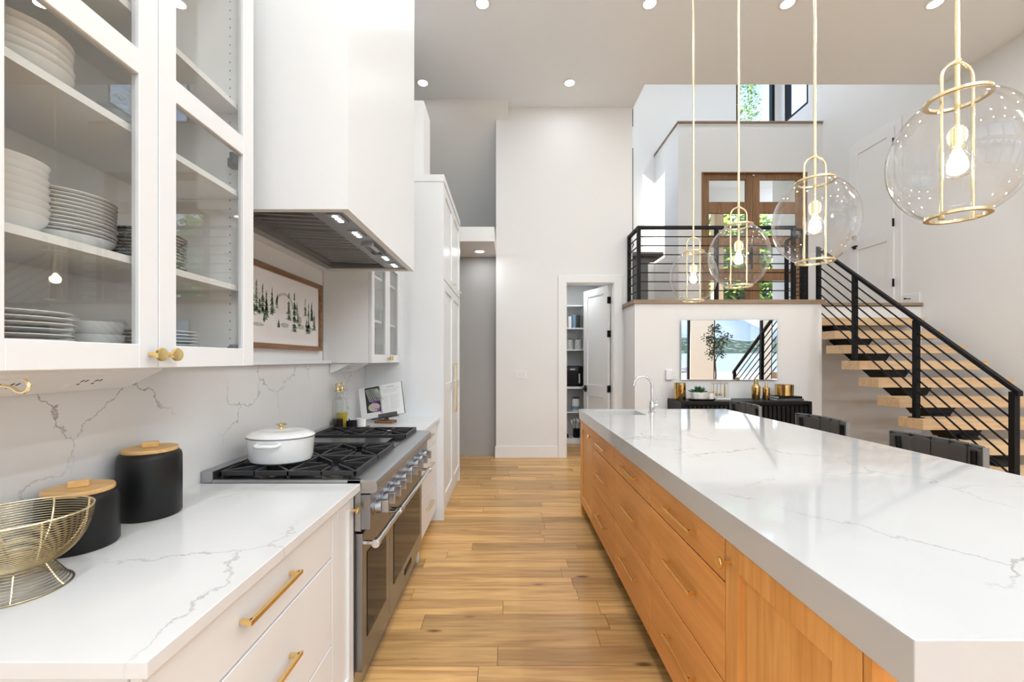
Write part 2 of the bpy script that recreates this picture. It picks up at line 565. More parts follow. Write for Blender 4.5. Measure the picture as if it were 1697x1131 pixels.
def dup(root, loc, label=None, rotz=None):
    r = root.copy(); COL.objects.link(r); r.location = loc
    if rotz is not None: r.rotation_euler = (0, 0, rotz)
    if label: r['label'] = label
    for ch in list(root.children):
        c = ch.copy(); COL.objects.link(c); c.parent = r
        for g in ch.children:
            d = g.copy(); COL.objects.link(d); d.parent = c
    return r
# ------------------------------------------------------------ the shell
XL, XR, YB, YP, ZC, YL = -1.30, 5.79, -3.5, 6.15, 5.10, 5.62
random.seed(4)
fl = struct('floor', B().box(-3.1, 10.5, YB, 7.62, -0.15, -0.004), 'oak_floor', 'honey oak plank floor')
# planks that show in the aisle, running across it
PW = 0.1325
unit = {}
k = 0
rows = int((6.27 - 0.55) / PW) + 1
for r_ in range(rows):
    y0 = 0.635 + r_ * PW
    if y0 > 6.24: break
    y1 = min(y0 + PW, 6.268)
    xa, xb = (-0.72, 0.86) if y0 < 3.7 else ((-1.28, 1.66) if y0 > 5.0 else (-0.66, 1.66))
    x = xa - random.uniform(0.0, 0.9)
    while x < xb:
        L = random.choice([0.55, 0.8, 1.0, 1.25, 1.5])
        x0, x1 = max(x, xa), min(x + L, xb)
        x += L
        if x1 - x0 < 0.05: continue
        g = 0.0012
        z = random.uniform(-0.0004, 0.0002)
        bb = B().prism([(y0 + g, -0.0035), (y1 - g, -0.0035), (y1 - g, z - 0.0008), (y1 - g - 0.0008, z), (y0 + g + 0.0008, z), (y0 + g, z - 0.0008)], 0, x0 + g, x1 - g)
        make('plank', bb, 'oak_floor', fl)
make('underlay', B().box(-1.28, 1.66, 0.64, 6.265, -0.0040, -0.0036), 'underlay', fl)
# pantry floor
for i in range(9):
    make('plank', B().box(0.60, 1.62, 6.27 + i * 0.13, 6.398 + i * 0.13, -0.0035, 0), 'oak_floor', fl)

cl = struct('ceiling', B().box(-3.1, 1.825, YB, 6.42, ZC, ZC + 0.2).box(1.825, 10.6, YB, 5.64, ZC, ZC + 0.2), 'ceil', 'flat pale grey painted ceiling')
struct('wall_left', B().box(XL - 0.15, XL, YB, 5.0, 0, ZC).box(-3.1, XL, 4.86, 5.0, 0, ZC), 'wall', 'white painted kitchen wall behind the cabinets')
struct('trim_1', B().box(XL, -0.925, 4.62, 5.0, 3.07, 4.26), 'wall', 'short white boxed chase above the tall cabinets')
struct('wall_hall', B().box(-3.1, -0.176, 6.27, 6.42, 0, 3.12).box(-3.25, -3.1, 4.86, 6.42, 0, 3.12), 'hall_grey', 'grey hallway wall')
struct('wall_hall_upper', B().box(-3.25, -3.1, 4.86, 7.6, 3.12, ZC + 0.2).box(-3.25, -0.05, 7.46, 7.6, 3.0, ZC + 0.2).box(-3.1, -0.05, 6.42, 7.46, 3.0, 3.12), 'wall', 'white recess above the hallway')
struct('trim_2', B().box(-3.1, -0.178, 5.44, 6.268, 2.95, 3.137), 'wall', 'low white soffit over the hallway')
struct('trim_3', B().prism([(5.95, ZC - 0.001), (6.148, 4.925), (6.148, ZC - 0.001)], 0, -3.1, 0.0)
       .prism([(6.148, ZC - 0.001), (6.148, 4.925), (7.455, 3.77), (7.455, ZC - 0.001)], 0, -3.1, -0.178), 'wall', 'sloped bulkhead under the ceiling by the hallway')
# panel wall with pantry opening (x .843-1.537, top 2.545)
struct('wall_far', B().box(-0.176, 0.843, YP, 6.30, 0, 8.2).box(1.537, 1.81, YP, 6.30, 0, 8.2).box(0.843, 1.537, YP, 6.30, 2.545, 8.2)
       .box(-0.176, -0.05, 6.30, 7.6, 3.12, 5.3), 'wall', 'tall white wall panel beside the pantry door')
bs = struct('baseboard_far', B().box(-0.19, 0.728, YP - 0.016, YP, 0, 0.165), 'trim', 'tall white baseboard', 0.003)
cz = B().box(0.729, 0.843, YP - 0.02, YP, 0, 2.65).box(1.537, 1.655, YP - 0.02, YP, 0, 2.65).box(0.843, 1.537, YP - 0.02, YP, 2.545, 2.65)
cz.box(0.843, 0.855, YP, 6.30, 0, 2.545).box(1.525, 1.537, YP, 6.30, 0, 2.545).box(0.855, 1.525, YP, 6.30, 2.533, 2.545)
struct('trim_4', cz, 'trim', 'white casing around the pantry doorway', 0.002)
# pantry room
struct('wall_pantry', B().box(0.45, 0.60, 6.30, 7.75, 0, 2.85).box(1.62, 1.68, 6.30, 7.75, 0, 2.85).box(0.60, 1.62, 7.60, 7.75, 0, 2.85).box(0.45, 1.68, 6.30, 7.75, 2.75, 2.87), 'wall', 'pantry walls')

# landing: front wall, left side, floor, wooden edge caps
struct('wall_landing', B().box(1.685, 4.175, YL, YL + 0.12, 0, 2.17).box(1.685, 1.80, YL + 0.12, YP - 0.002, 0, 2.17)
       .box(4.06, 4.175, YL + 0.12, 5.92, 0, 2.17).box(4.175, XR, 5.92, 6.02, 0, 2.17), 'wall', 'white wall below the raised entry landing')
lf = struct('floor_landing', B().box(1.80, XR - 0.002, 6.02, 9.0, 2.06, 2.18).box(1.80, 4.06, 5.74, 6.02, 2.06, 2.18), 'oak_floor', 'oak floor of the raised entry landing')
cp = B().box(1.655, 4.205, YL - 0.03, YL + 0.13, 2.17, 2.222).box(1.655, 1.81, YL + 0.13, YP - 0.003, 2.17, 2.222)
struct('trim_5', cp, 'cap_wood', 'brown wooden cap along the landing edge', 0.003)
struct('trim_6', B().box(4.205, XR - 0.002, 5.89, 6.04, 2.18, 2.222), 'cap_wood', 'oak nosing of the landing above the stairs', 0.003)

# right wall with high window (y 8.15-8.85, z 6.38-7.2)
struct('wall_right', B().box(XR, XR + 0.15, 2.5, 8.15, 0, 8.2).box(XR, XR + 0.15, 8.15, 8.85, 0, 6.38).box(XR, XR + 0.15, 8.15, 8.85, 7.9, 8.2)
       .box(XR, XR + 0.15, 8.85, 9.03, 0, 8.2).box(XR, XR + 0.15, 9.03, 9.25, 2.0, 8.2), 'wall', 'tall white wall along the stairs')
struct('baseboard_right', B().box(XR - 0.016, XR, 5.93, 6.20, 2.222, 2.37).box(XR - 0.016, XR, 7.15, 7.75, 2.222, 2.37), 'trim', 'white baseboard on the landing', 0.003)
# wall over the ceiling edge, closing the tall entry volume
struct('wall_upper', B().box(1.66, 5.94, 5.48, 5.64, ZC + 0.2, 8.2).box(1.66, 1.825, 5.64, 6.15, ZC + 0.2, 8.2), 'wall', 'white wall above the kitchen ceiling edge')
struct('ceiling_entry', B().box(1.5, 5.95, 5.48, 9.2, 8.2, 8.35), 'ceil', 'high ceiling over the entry')
# entry left wall with a window (y 7.95-8.75, z 4.9-6.6)
struct('wall_entry_left', B().box(1.66, 1.81, 6.30, 7.95, 2.06, 8.2).box(1.66, 1.81, 8.75, 9.18, 2.06, 8.2).box(1.66, 1.81, 7.95, 8.75, 2.06, 4.7).box(1.66, 1.81, 7.95, 8.75, 6.6, 8.2), 'wall', 'white entry wall with a tall window')
# back wall of the entry: windows (x 2.0-2.67) two rows, porch opening, high window (x 4.876-5.70)
bw = B().box(1.81, 2.0, 9.03, 9.18, 2.06, 8.2).box(2.67, 3.134, 9.03, 9.18, 2.06, 8.2)
for a, c in ((2.06, 4.15), (5.95, 6.41), (6.86, 8.2)): bw.box(2.0, 2.67, 9.03, 9.18, a, c)
bw.box(3.134, 4.876, 9.03, 9.18, 5.72, 8.2).box(5.70, XR, 9.03, 9.18, 5.72, 8.2).box(4.876, 5.70, 9.03, 9.18, 7.9, 8.2).box(4.876, 5.70, 9.03, 9.18, 5.72, 5.78)
struct('wall_entry', bw, 'wall', 'white outer wall of the entry')
# vestibule: left side, front wall with double door opening (x 3.59-5.48, top 4.865)
YD = 7.78
struct('wall_vestibule', B().box(3.134, 3.25, YD, 9.03, 2.06, 5.78).box(3.25, 3.56, YD, YD + 0.14, 2.06, 5.78).box(5.51, XR, YD, YD + 0.14, 2.06, 5.78)
       .box(3.56, 5.51, YD, YD + 0.14, 4.885, 5.78).box(3.25, XR, YD + 0.14, 9.03, 5.62, 5.78), 'wall', 'white boxed wall around the front doors')
struct('trim_7', B().box(3.11, XR - 0.003, YD - 0.025, YD + 0.12, 5.782, 5.815).box(3.11, 3.25, YD + 0.12, 9.025, 5.782, 5.815), 'cap_wood', 'brown wooden cap on the high ledge', 0.003)

# living room behind the camera: window wall, right window wall, return wall
bays = [(-0.9, 0.8), (0.95, 2.65), (2.8, 4.5), (4.65, 6.34), (7.15, 8.88), (9.15, 10.3)]
def window_wall(bays, put, zs, lo, hi, cut=99):
    b_ = B(); e = lo
    for a, c in bays:
        put(b_, e, a, 0, ZC)
        for z0, z1 in (zs if a < cut else [(0, 0.06), (2.77, ZC)]): put(b_, a, c, z0, z1)
        e = c
    put(b_, e, hi, 0, ZC)
    return b_
solid = [(0, 0.06), (2.77, 3.05), (4.75, ZC)]
struct('wall_back', window_wall(bays, lambda q, a, c, z0, z1: q.box(a, c, YB - 0.2, YB, z0, z1), solid, XL - 0.15, 10.5, 4.0), 'wall', 'white lakeside window wall')
rb = [(-3.3, -1.6), (-1.45, 0.25)]
struct('wall_living', window_wall(rb, lambda q, a, c, z0, z1: q.box(10.5, 10.7, a, c, z0, z1), [(0, 0.06), (2.77, ZC)], YB - 0.2, 2.5).box(XR + 0.15, 10.7, 2.5, 2.65, 0, ZC), 'wall', 'white living room window wall')
wi = 1
def window(name, axis, a, c, z0, z1, p, label):
    fr = B(); w = 0.06
    def q(b_, a0, a1, zz0, zz1, d0, d1):
        if axis == 0: b_.box(a0, a1, p + d0, p + d1, zz0, zz1)
        else: b_.box(p + d0, p + d1, a0, a1, zz0, zz1)
    q(fr, a, a + w, z0, z1, -0.05, 0.05); q(fr, c - w, c, z0, z1, -0.05, 0.05)
    q(fr, a + w, c - w, z0, z0 + w, -0.05, 0.05); q(fr, a + w, c - w, z1 - w, z1, -0.05, 0.05)
    o = struct(name, fr, 'rail_black', label)
    g = B(); q(g, a + w, c - w, z0 + w, z1 - w, -0.004, 0.004)
    make('pane', g, 'window_glass', o)
for a, c in bays:
    for z0, z1 in (((0.06, 2.77), (3.05, 4.75)) if a < 4.0 else ((0.06, 2.77), )):
        window('window_%d' % wi, 0, a, c, z0, z1, YB - 0.1, 'black framed lakeside window'); wi += 1
for a, c in rb:
    for z0, z1 in ((0.06, 2.77), ):
        window('window_%d' % wi, 1, a, c, z0, z1, 10.6, 'black framed living room window'); wi += 1
window('window_%d' % wi, 0, 4.876, 5.70, 5.78, 7.9, 9.08, 'high black framed window over the front doors'); wi += 1
window('window_%d' % wi, 1, 8.15, 8.85, 6.38, 7.9, XR + 0.06, 'high black framed window on the stair wall'); wi += 1
window('window_%d' % wi, 0, 2.0, 2.67, 4.15, 5.95, 9.07, 'narrow tall black framed entry window'); wi += 1
window('window_%d' % wi, 0, 2.0, 2.67, 6.41, 6.86, 9.07, 'small black framed entry window'); wi += 1
window('window_%d' % wi, 1, 7.95, 8.75, 4.7, 6.6, 1.70, 'side window of the entry'); wi += 1

# pantry door: hinged on the right, swung into the pantry
def shaker(b_, w, h, t, st, rails, base):
    """frame and recessed panels in local x 0..w, z 0..h, thickness t (y)"""
    b_.box(0, st, 0, t, 0, h).box(w - st, w, 0, t, 0, h)
    for z0, z1 in rails: b_.box(st, w - st, 0, t, z0, z1)
hx, hy = 1.518, 6.285
ang = math.atan2(0.62, -0.255)
def leaf(name, w, h, rails, mat, loc, rz, label):
    b_ = B(); shaker(b_, w, h, 0.04, 0.11, rails, 0)
    o = make(name, b_, mat, origin=(0, 0, 0), bevel=0.002)
    o.location = loc; o.rotation_euler = (0, 0, rz)
    o['kind'] = 'structure'; o['label'] = label
    ORG[o.name] = (0, 0, 0)
    for (a, z1), (z0, c) in zip(rails[:-1], rails[1:]):
        make('panel', B().box(0.11, w - 0.11, 0.012, 0.028, z1, z0), mat, o)
    return o
d1 = leaf('door_1', 0.66, 2.52, [(0, 0.2), (0.84, 1.02), (2.41, 2.52)], 'trim', (hx, hy, 0.01), ang, 'white two panel pantry door standing open')
for z in (0.28, 0.98, 1.80, 2.30):
    make('hinge', B().box(-0.012, 0.012, -0.006, 0.046, z - 0.05, z + 0.05), 'black', d1)
hd = B().cyl((0.60, 0.04, 0.95), (0.60, 0.085, 0.95), 0.011, n=10).box(0.50, 0.61, 0.075, 0.09, 0.94, 0.96).box(0.57, 0.63, 0.04, 0.048, 0.90, 1.0)
hd.cyl((0.60, 0, 0.95), (0.60, -0.045, 0.95), 0.011, n=10).box(0.50, 0.61, -0.05, -0.035, 0.94, 0.96).box(0.57, 0.63, -0.008, 0, 0.90, 1.0)
make('handle', hd, 'black', d1)
# closed white door on the stair wall
dw = 0.755
d2 = leaf('door_2', dw, 2.69, [(0, 0.25), (1.0, 1.16), (2.58, 2.69)], 'trim', (XR - 0.005, 6.30, 2.225), pi / 2, 'closed white two panel door at the top of the stairs')
for z in (0.35, 1.25, 2.45):
    make('hinge', B().box(-0.008, 0.008, 0.03, 0.052, z - 0.06, z + 0.06), 'black', d2)
make('deadbolt', B().box(0.67, 0.73, 0.04, 0.065, 1.19, 1.25), 'black', d2)
make('handle', B().box(0.67, 0.73, 0.04, 0.05, 1.03, 1.09).box(0.60, 0.71, 0.075, 0.09, 1.05, 1.07).cyl((0.70, 0.05, 1.06), (0.70, 0.08, 1.06), 0.01, n=8), 'black', d2)
b_ = B()
for y0, y1, z1 in ((6.20, 6.298, 5.02), (7.058, 7.148, 5.02)): b_.box(XR - 0.022, XR, y0, y1, 2.222, z1)
b_.box(XR - 0.022, XR, 6.298, 7.058, 4.92, 5.02)
struct('trim_8', b_, 'trim', 'white casing around the stair door', 0.002)
tag(make('door_stop', B().cyl((XR - 0.018, 6.06, 2.30), (XR - 0.09, 6.06, 2.30), 0.006, n=8).cyl((XR - 0.09, 6.06, 2.30), (XR - 0.105, 6.06, 2.30), 0.012, n=10), 'black'),
    'small black door stop on the landing baseboard', 'door stop')
# double front doors, four lights each
def front_door(name, x0, x1, label, handle):
    b_ = B(); s_ = 0.125; y0, y1 = YD + 0.05, YD + 0.10
    zz = [(2.5, 2.9), (3.11, 3.52), (3.732, 4.143), (4.354, 4.765)]
    b_.box(x0, x0 + s_, y0, y1, 2.222, 4.865).box(x1 - s_, x1, y0, y1, 2.222, 4.865)
    e = 2.222
    for a, c in zz:
        b_.box(x0 + s_, x1 - s_, y0, y1, e, a); e = c
    b_.box(x0 + s_, x1 - s_, y0, y1, e, 4.865)
    o = struct(name, b_, 'door_wood', label, 0.003)
    for a, c in zz:
        make('pane', B().box(x0 + s_, x1 - s_, y0 + 0.02, y0 + 0.028, a, c), 'window_glass', o)
    return o
f1 = front_door('door_3', 3.60, 4.535, 'left leaf of the brown wooden front doors', 1)
f2 = front_door('door_4', 4.54, 5.475, 'right leaf of the brown wooden front doors', 0)
for z in (2.6, 3.5, 4.6):
    make('hinge', B().box(3.575, 3.60, YD + 0.03, YD + 0.06, z - 0.06, z + 0.06), 'black', f1)
make('handle', B().box(4.48, 4.51, YD + 0.0, YD + 0.02, 3.1, 3.5).box(4.47, 4.52, YD + 0.02, YD + 0.05, 3.2, 3.4), 'black', f1)
make('latch_plate', B().box(4.52, 4.56, YD + 0.03, YD + 0.05, 4.83, 4.88), 'chrome', f2)
b_ = B().box(3.56, 3.595, YD - 0.005, YD + 0.14, 2.222, 4.885).box(5.478, 5.51, YD - 0.005, YD + 0.14, 2.222, 4.885).box(3.595, 5.478, YD - 0.005, YD + 0.14, 4.868, 4.885)
struct('trim_9', b_, 'door_wood', 'brown frame of the front doors')
# ------------------------------------------------------------ left run: cabinets, worktops, range
def pull_y(x, y0, y1, z, out):
    """bar pull running along y, standing off a face at x, out = +1/-1"""
    r = 0.0055
    b_ = B().box(x + out * 0.028 - r, x + out * 0.028 + r, y0, y1, z - r, z + r)
    for y in (y0 + 0.012, y1 - 0.012):
        a, c = sorted((x, x + out * 0.028))
        b_.box(a, c, y - r, y + r, z - r, z + r)
    return b_
def knob_x(x, y, z, out, s=1.0):
    return B().lathe((x, y, z), [(0, 0), (0.0055 * s, 0), (0.0055 * s, out * 0.018 * s), (0.009 * s, out * 0.02 * s), (0.015 * s, out * 0.024 * s), (0.016 * s, out * 0.028 * s), (0.015 * s, out * 0.032 * s), (0, out * 0.033 * s)], 18, axis=0)
def shaker_x(x, t, y0, y1, z0, z1, st=0.055, rails=None, out=1):
    """shaker frame on the plane x..x+out*t"""
    a, c = sorted((x, x + out * t))
    b_ = B().box(a, c, y0, y0 + st, z0, z1).box(a, c, y1 - st, y1, z0, z1)
    for r0, r1 in (rails or [(z0, z0 + st), (z1 - st, z1)]):
        b_.box(a, c, y0 + st, y1 - st, r0, r1)
    return b_
XF = -0.632
W1 = dict(bevel=0.0015, seg=1)
# near drawer cabinet
c1 = thing('base_cabinet', (-0.95, 1.12, 0), 'white base cabinet with three wide drawers left of the range', 'cabinet')
make('body', B().box(-1.264, XF - 0.022, 0.725, 1.512, 0.10, 0.884), 'cab', c1)
make('toe_kick', B().box(-1.264, XF - 0.09, 0.735, 1.512, 0.0, 0.10), 'cab', c1)
for z0, z1, zp in ((0.715, 0.878, 0.803), (0.402, 0.708, 0.565), (0.105, 0.395, 0.255)):
    d = make('drawer', B().box(XF - 0.021, XF, 0.728, 1.512, z0, z1), 'cab', c1, **W1)
    make('handle', pull_y(XF, 0.985, 1.235, zp, 1), 'brass', d, bevel=0.001)
c2 = thing('spice_cabinet', (-0.95, 1.62, 0), 'narrow white shaker pull-out cabinet against the range', 'cabinet')
make('body', B().box(-1.264, XF - 0.022, 1.515, 1.730, 0.10, 0.884), 'cab', c2)
make('toe_kick', B().box(-1.264, XF - 0.09, 1.515, 1.730, 0, 0.10), 'cab', c2)
d = make('door', shaker_x(XF - 0.021, 0.021, 1.518, 1.728, 0.105, 0.878, 0.05), 'cab', c2, **W1)
make('panel', B().box(XF - 0.018, XF - 0.010, 1.568, 1.678, 0.155, 0.828), 'cab', d)
make('knob', knob_x(XF, 1.700, 0.815, 1), 'brass', d)
# far drawer cabinet
c3 = thing('base_cabinet', (-0.95, 3.35, 0), 'white base cabinet with three drawers right of the range', 'cabinet')
make('body', B().box(-1.264, XF - 0.022, 2.962, 3.735, 0.10, 0.884), 'cab', c3)
make('toe_kick', B().box(-1.264, XF - 0.09, 2.962, 3.735, 0, 0.10), 'cab', c3)
make('stile', B().box(XF - 0.021, XF, 2.962, 2.99, 0.0, 0.884), 'cab', c3)
for z0, z1, zp in ((0.715, 0.878, 0.816), (0.402, 0.708, 0.583), (0.105, 0.395, 0.273)):
    d = make('drawer', B().box(XF - 0.021, XF, 2.993, 3.732, z0, z1), 'cab', c3, **W1)
    make('handle', pull_y(XF, 3.24, 3.46, zp, 1), 'brass_pale', d, bevel=0.001)
# worktops
tag(make('worktop', B().box(-1.264, -0.605, 0.707, 1.731, 0.884, 0.914), 'quartz_left', bevel=0.002),
    'white veined quartz worktop left of the range, holding the canisters', 'worktop')
tag(make('worktop', B().box(-1.264, -0.605, 2.959, 3.736, 0.884, 0.914), 'quartz_left', bevel=0.002),
    'short white quartz worktop right of the range, holding the cookbook', 'worktop')
# backsplash, ledge above it
tag(make('backsplash', B().box(-1.299, -1.265, 0.70, 3.737, 0.86, 1.395), 'quartz_wall'), 'grey veined quartz slab backsplash behind the range', 'backsplash')
tag(make('ledge', B().box(-1.299, -1.235, 1.59, 2.956, 1.3955, 1.418), 'cab', bevel=0.002), 'slim white ledge under the forest picture', 'shelf')

# ---- range, y 1.735-2.955
R0, R1 = 1.735, 2.955
rg = thing('range', (-0.9, 2.345, 0), 'wide stainless range with two ovens and black iron grates', 'range')
make('body', B().box(-1.262, -0.632, R0 + 0.003, R1 - 0.003, 0.11, 0.905), 'steel', rg)
make('side_trim', B().box(-0.632, -0.606, R0 + 0.001, R0 + 0.03, 0.715, 0.905), 'steel', rg)
make('side_trim', B().box(-0.632, -0.606, R1 - 0.03, R1 - 0.001, 0.715, 0.905), 'steel', rg)
make('cooktop_pan', B().box(-1.215, -0.66, R0 + 0.02, R1 - 0.02, 0.905, 0.914), 'enamel_black', rg)
make('top_frame', B().box(-1.215, -0.606, R0, R0 + 0.02, 0.88, 0.927), 'steel', rg, bevel=0.002)
make('top_frame', B().box(-1.215, -0.606, R1 - 0.02, R1, 0.88, 0.927), 'steel', rg, bevel=0.002)
make('back_trim', B().box(-1.263, -1.215, R0, R1, 0.90, 0.962), 'steel', rg, bevel=0.003)
make('bullnose', B().prism([(-0.66, 0.927), (-0.56, 0.927), (-0.543, 0.92), (-0.538, 0.905), (-0.538, 0.89), (-0.544, 0.876), (-0.558, 0.872), (-0.606, 0.872), (-0.606, 0.905), (-0.66, 0.905)], 1, R0, R1, True), 'steel', rg)
cpn = make('control_panel', B().box(-0.606, -0.566, R0, R1, 0.722, 0.866), 'steel_front', rg, bevel=0.003)
KN = [1.80, 1.905, 2.01, 2.115, 2.235, 2.38, 2.53, 2.66, 2.79]
for i, y in enumerate(KN):
    big = i in (0, 4)
    kb = make('knob', B().lathe((-0.566, y, 0.797), [(0, 0), (0.034, 0), (0.034, 0.004), (0.028, 0.006), (0.026, 0.03), (0, 0.03)], 24, axis=0), 'steel', cpn)
    make('grip', B().box(-0.537, -0.508, y - 0.008, y + 0.008, 0.797 - 0.026, 0.797 + 0.026), 'steel', kb, bevel=0.003)
make('kick_plate', B().box(-0.66, -0.64, R0 + 0.01, R1 - 0.01, 0.0, 0.115), 'steel', rg)
for y0, y1, w in ((R0 + 0.012, 2.135, 0.055), (2.145, R1 - 0.012, 0.075)):
    d = make('oven_door', B().box(-0.632, -0.602, y0, y1, 0.125, 0.700), 'steel_front', rg, bevel=0.004)
    make('window', B().box(-0.602, -0.5995, y0 + w, y1 - w, 0.24, 0.60), 'oven_glass', d, bevel=0.001)
    hb = B().cyl((-0.548, y0 - 0.005, 0.66), (-0.548, y1 + 0.003, 0.66), 0.0135, n=20)
    for y in (y0 + 0.012, y1 - 0.012):
        hb.cyl((-0.602, y, 0.66), (-0.548, y, 0.66), 0.010, n=12).cyl((-0.548, y - 0.014, 0.66), (-0.548, y + 0.014, 0.66), 0.0175, n=20)
    make('handle', hb, 'chrome', d)
    make('vent', B().box(-0.615, -0.601, y0 + 0.01, y1 - 0.01, 0.702, 0.716), 'black', d)
    if w > 0.06:
        make('badge', B().box(-0.602, -0.598, 2.46, 2.62, 0.165, 0.195), 'black', d, bevel=0.002)
# burners and grates
def grate(y0, y1):
    b_ = B(); z0, z1 = 0.936, 0.956; x0, x1 = -1.205, -0.635
    t = 0.011
    # outer frame, rounded front
    b_.box(x0, x0 + t, y0, y1, z0, z1).box(x1 - t, x1, y0, y1, 0.925, z1).box(x0, x1, y0, y0 + t, z0, z1).box(x0, x1, y1 - t, y1, z0, z1)
    b_.box((x0 + x1) / 2 - t / 2, (x0 + x1) / 2 + t / 2, y0, y1, z0, z1)
    for x in (x0 + 0.01, x1 - 0.01, (x0 + x1) / 2):
        for y in (y0 + 0.006, y1 - 0.006): b_.box(x - 0.006, x + 0.006, y - 0.005, y + 0.005, 0.914, z0)
    for cx in (x0 + 0.145, x1 - 0.145):
        c_ = ((cx), (y0 + y1) / 2)
        for k in range(8):
            a = pi / 4 * k + pi / 8 * 0
            ca, sa = cos(a), sin(a)
            rin, rout = 0.035, min(0.142 / max(abs(ca), 1e-6), (y1 - y0) / 2 / max(abs(sa), 1e-6))
            if k % 2 == 0: rin = 0.06
            m_ = (rin + rout) / 2
            b_.obox((c_[0] + ca * m_, c_[1] + sa * m_, (z0 + z1) / 2 + 0.001), (ca, sa, 0), (-sa, ca, 0), (0, 0, 1), (rout - rin) / 2, 0.0045, (z1 - z0) / 2)
    return b_
def burner(cx, cy_):
    return B().lathe((cx, cy_, 0.914), [(0, 0), (0.055, 0), (0.052, 0.008), (0.036, 0.010), (0.036, 0.014), (0.030, 0.019), (0, 0.019)], 20)
for y0, y1 in ((1.762, 2.058), (2.062, 2.352), (2.622, 2.928)):
    make('grate', grate(y0, y1), 'iron', rg, bevel=0.002)
    for cx in (-1.06, -0.78):
        bu = make('burner', burner(cx, (y0 + y1) / 2), 'iron', rg)
        make('burner_ring', B().lathe((cx, (y0 + y1) / 2, 0.914), [(0.056, 0.0), (0.062, 0.0), (0.062, 0.005), (0.056, 0.007)], 20, closed=True), 'brass', bu)
make('griddle', B().box(-1.2, -0.70, 2.362, 2.612, 0.915, 0.948).box(-0.70, -0.635, 2.362, 2.612, 0.915, 0.935), 'enamel_black', rg, bevel=0.004)
make('griddle_rim', B().box(-1.205, -0.64, 2.357, 2.368, 0.915, 0.958).box(-1.205, -0.64, 2.606, 2.617, 0.915, 0.958), 'iron', rg)

# ---- hood
hd = thing('range_hood', (-0.95, 2.345, 2.04), 'tall boxed white range hood with a stainless insert', 'range hood')
hb = B().box(-1.297, -0.657, R0, R0 + 0.035, 2.04, ZC - 0.002).box(-1.297, -0.657, R1 - 0.035, R1, 2.04, ZC - 0.002).box(-0.692, -0.657, R0 + 0.035, R1 - 0.035, 2.04, ZC - 0.002)
hb.box(-1.297, -1.255, R0 + 0.035, R1 - 0.035, 2.04, 2.5).box(-1.255, -0.692, R0 + 0.035, R1 - 0.035, 2.20, 2.24)
make('cover', hb, 'cab', hd)
li = make('liner', B().box(-0.845, -0.692, R0 + 0.036, R1 - 0.036, 2.052, 2.066).box(-1.254, -1.205, R0 + 0.036, R1 - 0.036, 2.052, 2.066)
          .box(-1.205, -0.845, R0 + 0.036, R0 + 0.06, 2.052, 2.066).box(-1.205, -0.845, R1 - 0.06, R1 - 0.036, 2.052, 2.066)
          .box(-1.205, -1.20, R0 + 0.06, R1 - 0.06, 2.066, 2.19).box(-0.85, -0.845, R0 + 0.06, R1 - 0.06, 2.066, 2.12).box(-1.20, -0.85, R0 + 0.06, R0 + 0.066, 2.066, 2.19).box(-1.20, -0.85, R1 - 0.066, R1 - 0.06, 2.066, 2.19), 'steel_hood', hd)
ya, yb = R0 + 0.068, R1 - 0.068
n = 3
w = (yb - ya) / n
for i in range(n):
    b_ = B(); y0 = ya + i * w + 0.004; y1 = ya + (i + 1) * w - 0.004
    pts = []
    m_ = 6
    for j in range(m_ + 1):
        yy = y0 + (y1 - y0) * j / m_
        pts.append((yy, 0.0))
        if j < m_: pts += [(yy + (y1 - y0) / m_ * 0.28, 0.0), (yy + (y1 - y0) / m_ * 0.46, 0.045), (yy + (y1 - y0) / m_ * 0.82, 0.045)]
    # sloping baffle sheet from low front edge to high back edge
    zf, zb = 2.075, 2.092
    vs_ = []; fs = []
    for yy, h in pts: vs_ += [(-0.86, yy, zf + h), (-1.195, yy, zb + h)]
    for j in range(len(pts) - 1): fs.append((2 * j, 2 * j + 2, 2 * j + 3, 2 * j + 1))
    b_.add(vs_, fs)
    b_.box(-0.868, -0.858, y0, y1, zf - 0.004, zf + 0.024).box(-1.198, -1.19, y0, y1, zb - 0.004, zb + 0.024)
    make('baffle_filter', b_, 'steel_hood', hd)
for y in (1.875, 2.11, 2.60, 2.80):
    lt = make('light_strip', B().box(-0.785, -0.725, y - 0.055, y + 0.055, 2.046, 2.053), 'steel', hd, bevel=0.001)
    for k in (-1, 0, 1):
        make('led', B().cyl((-0.755, y + k * 0.032, 2.0445), (-0.755, y + k * 0.032, 2.047), 0.0125, n=14), 'glow_led', lt)
make('control_recess', B().box(-0.79, -0.72, 2.27, 2.28, 2.034, 2.053).box(-0.79, -0.72, 2.47, 2.48, 2.034, 2.053).box(-0.79, -0.785, 2.28, 2.47, 2.034, 2.053).box(-0.725, -0.72, 2.28, 2.47, 2.034, 2.053).prism([(-0.785, 2.052), (-0.725, 2.052), (-0.755, 2.04)], 1, 2.285, 2.44), 'steel', hd)

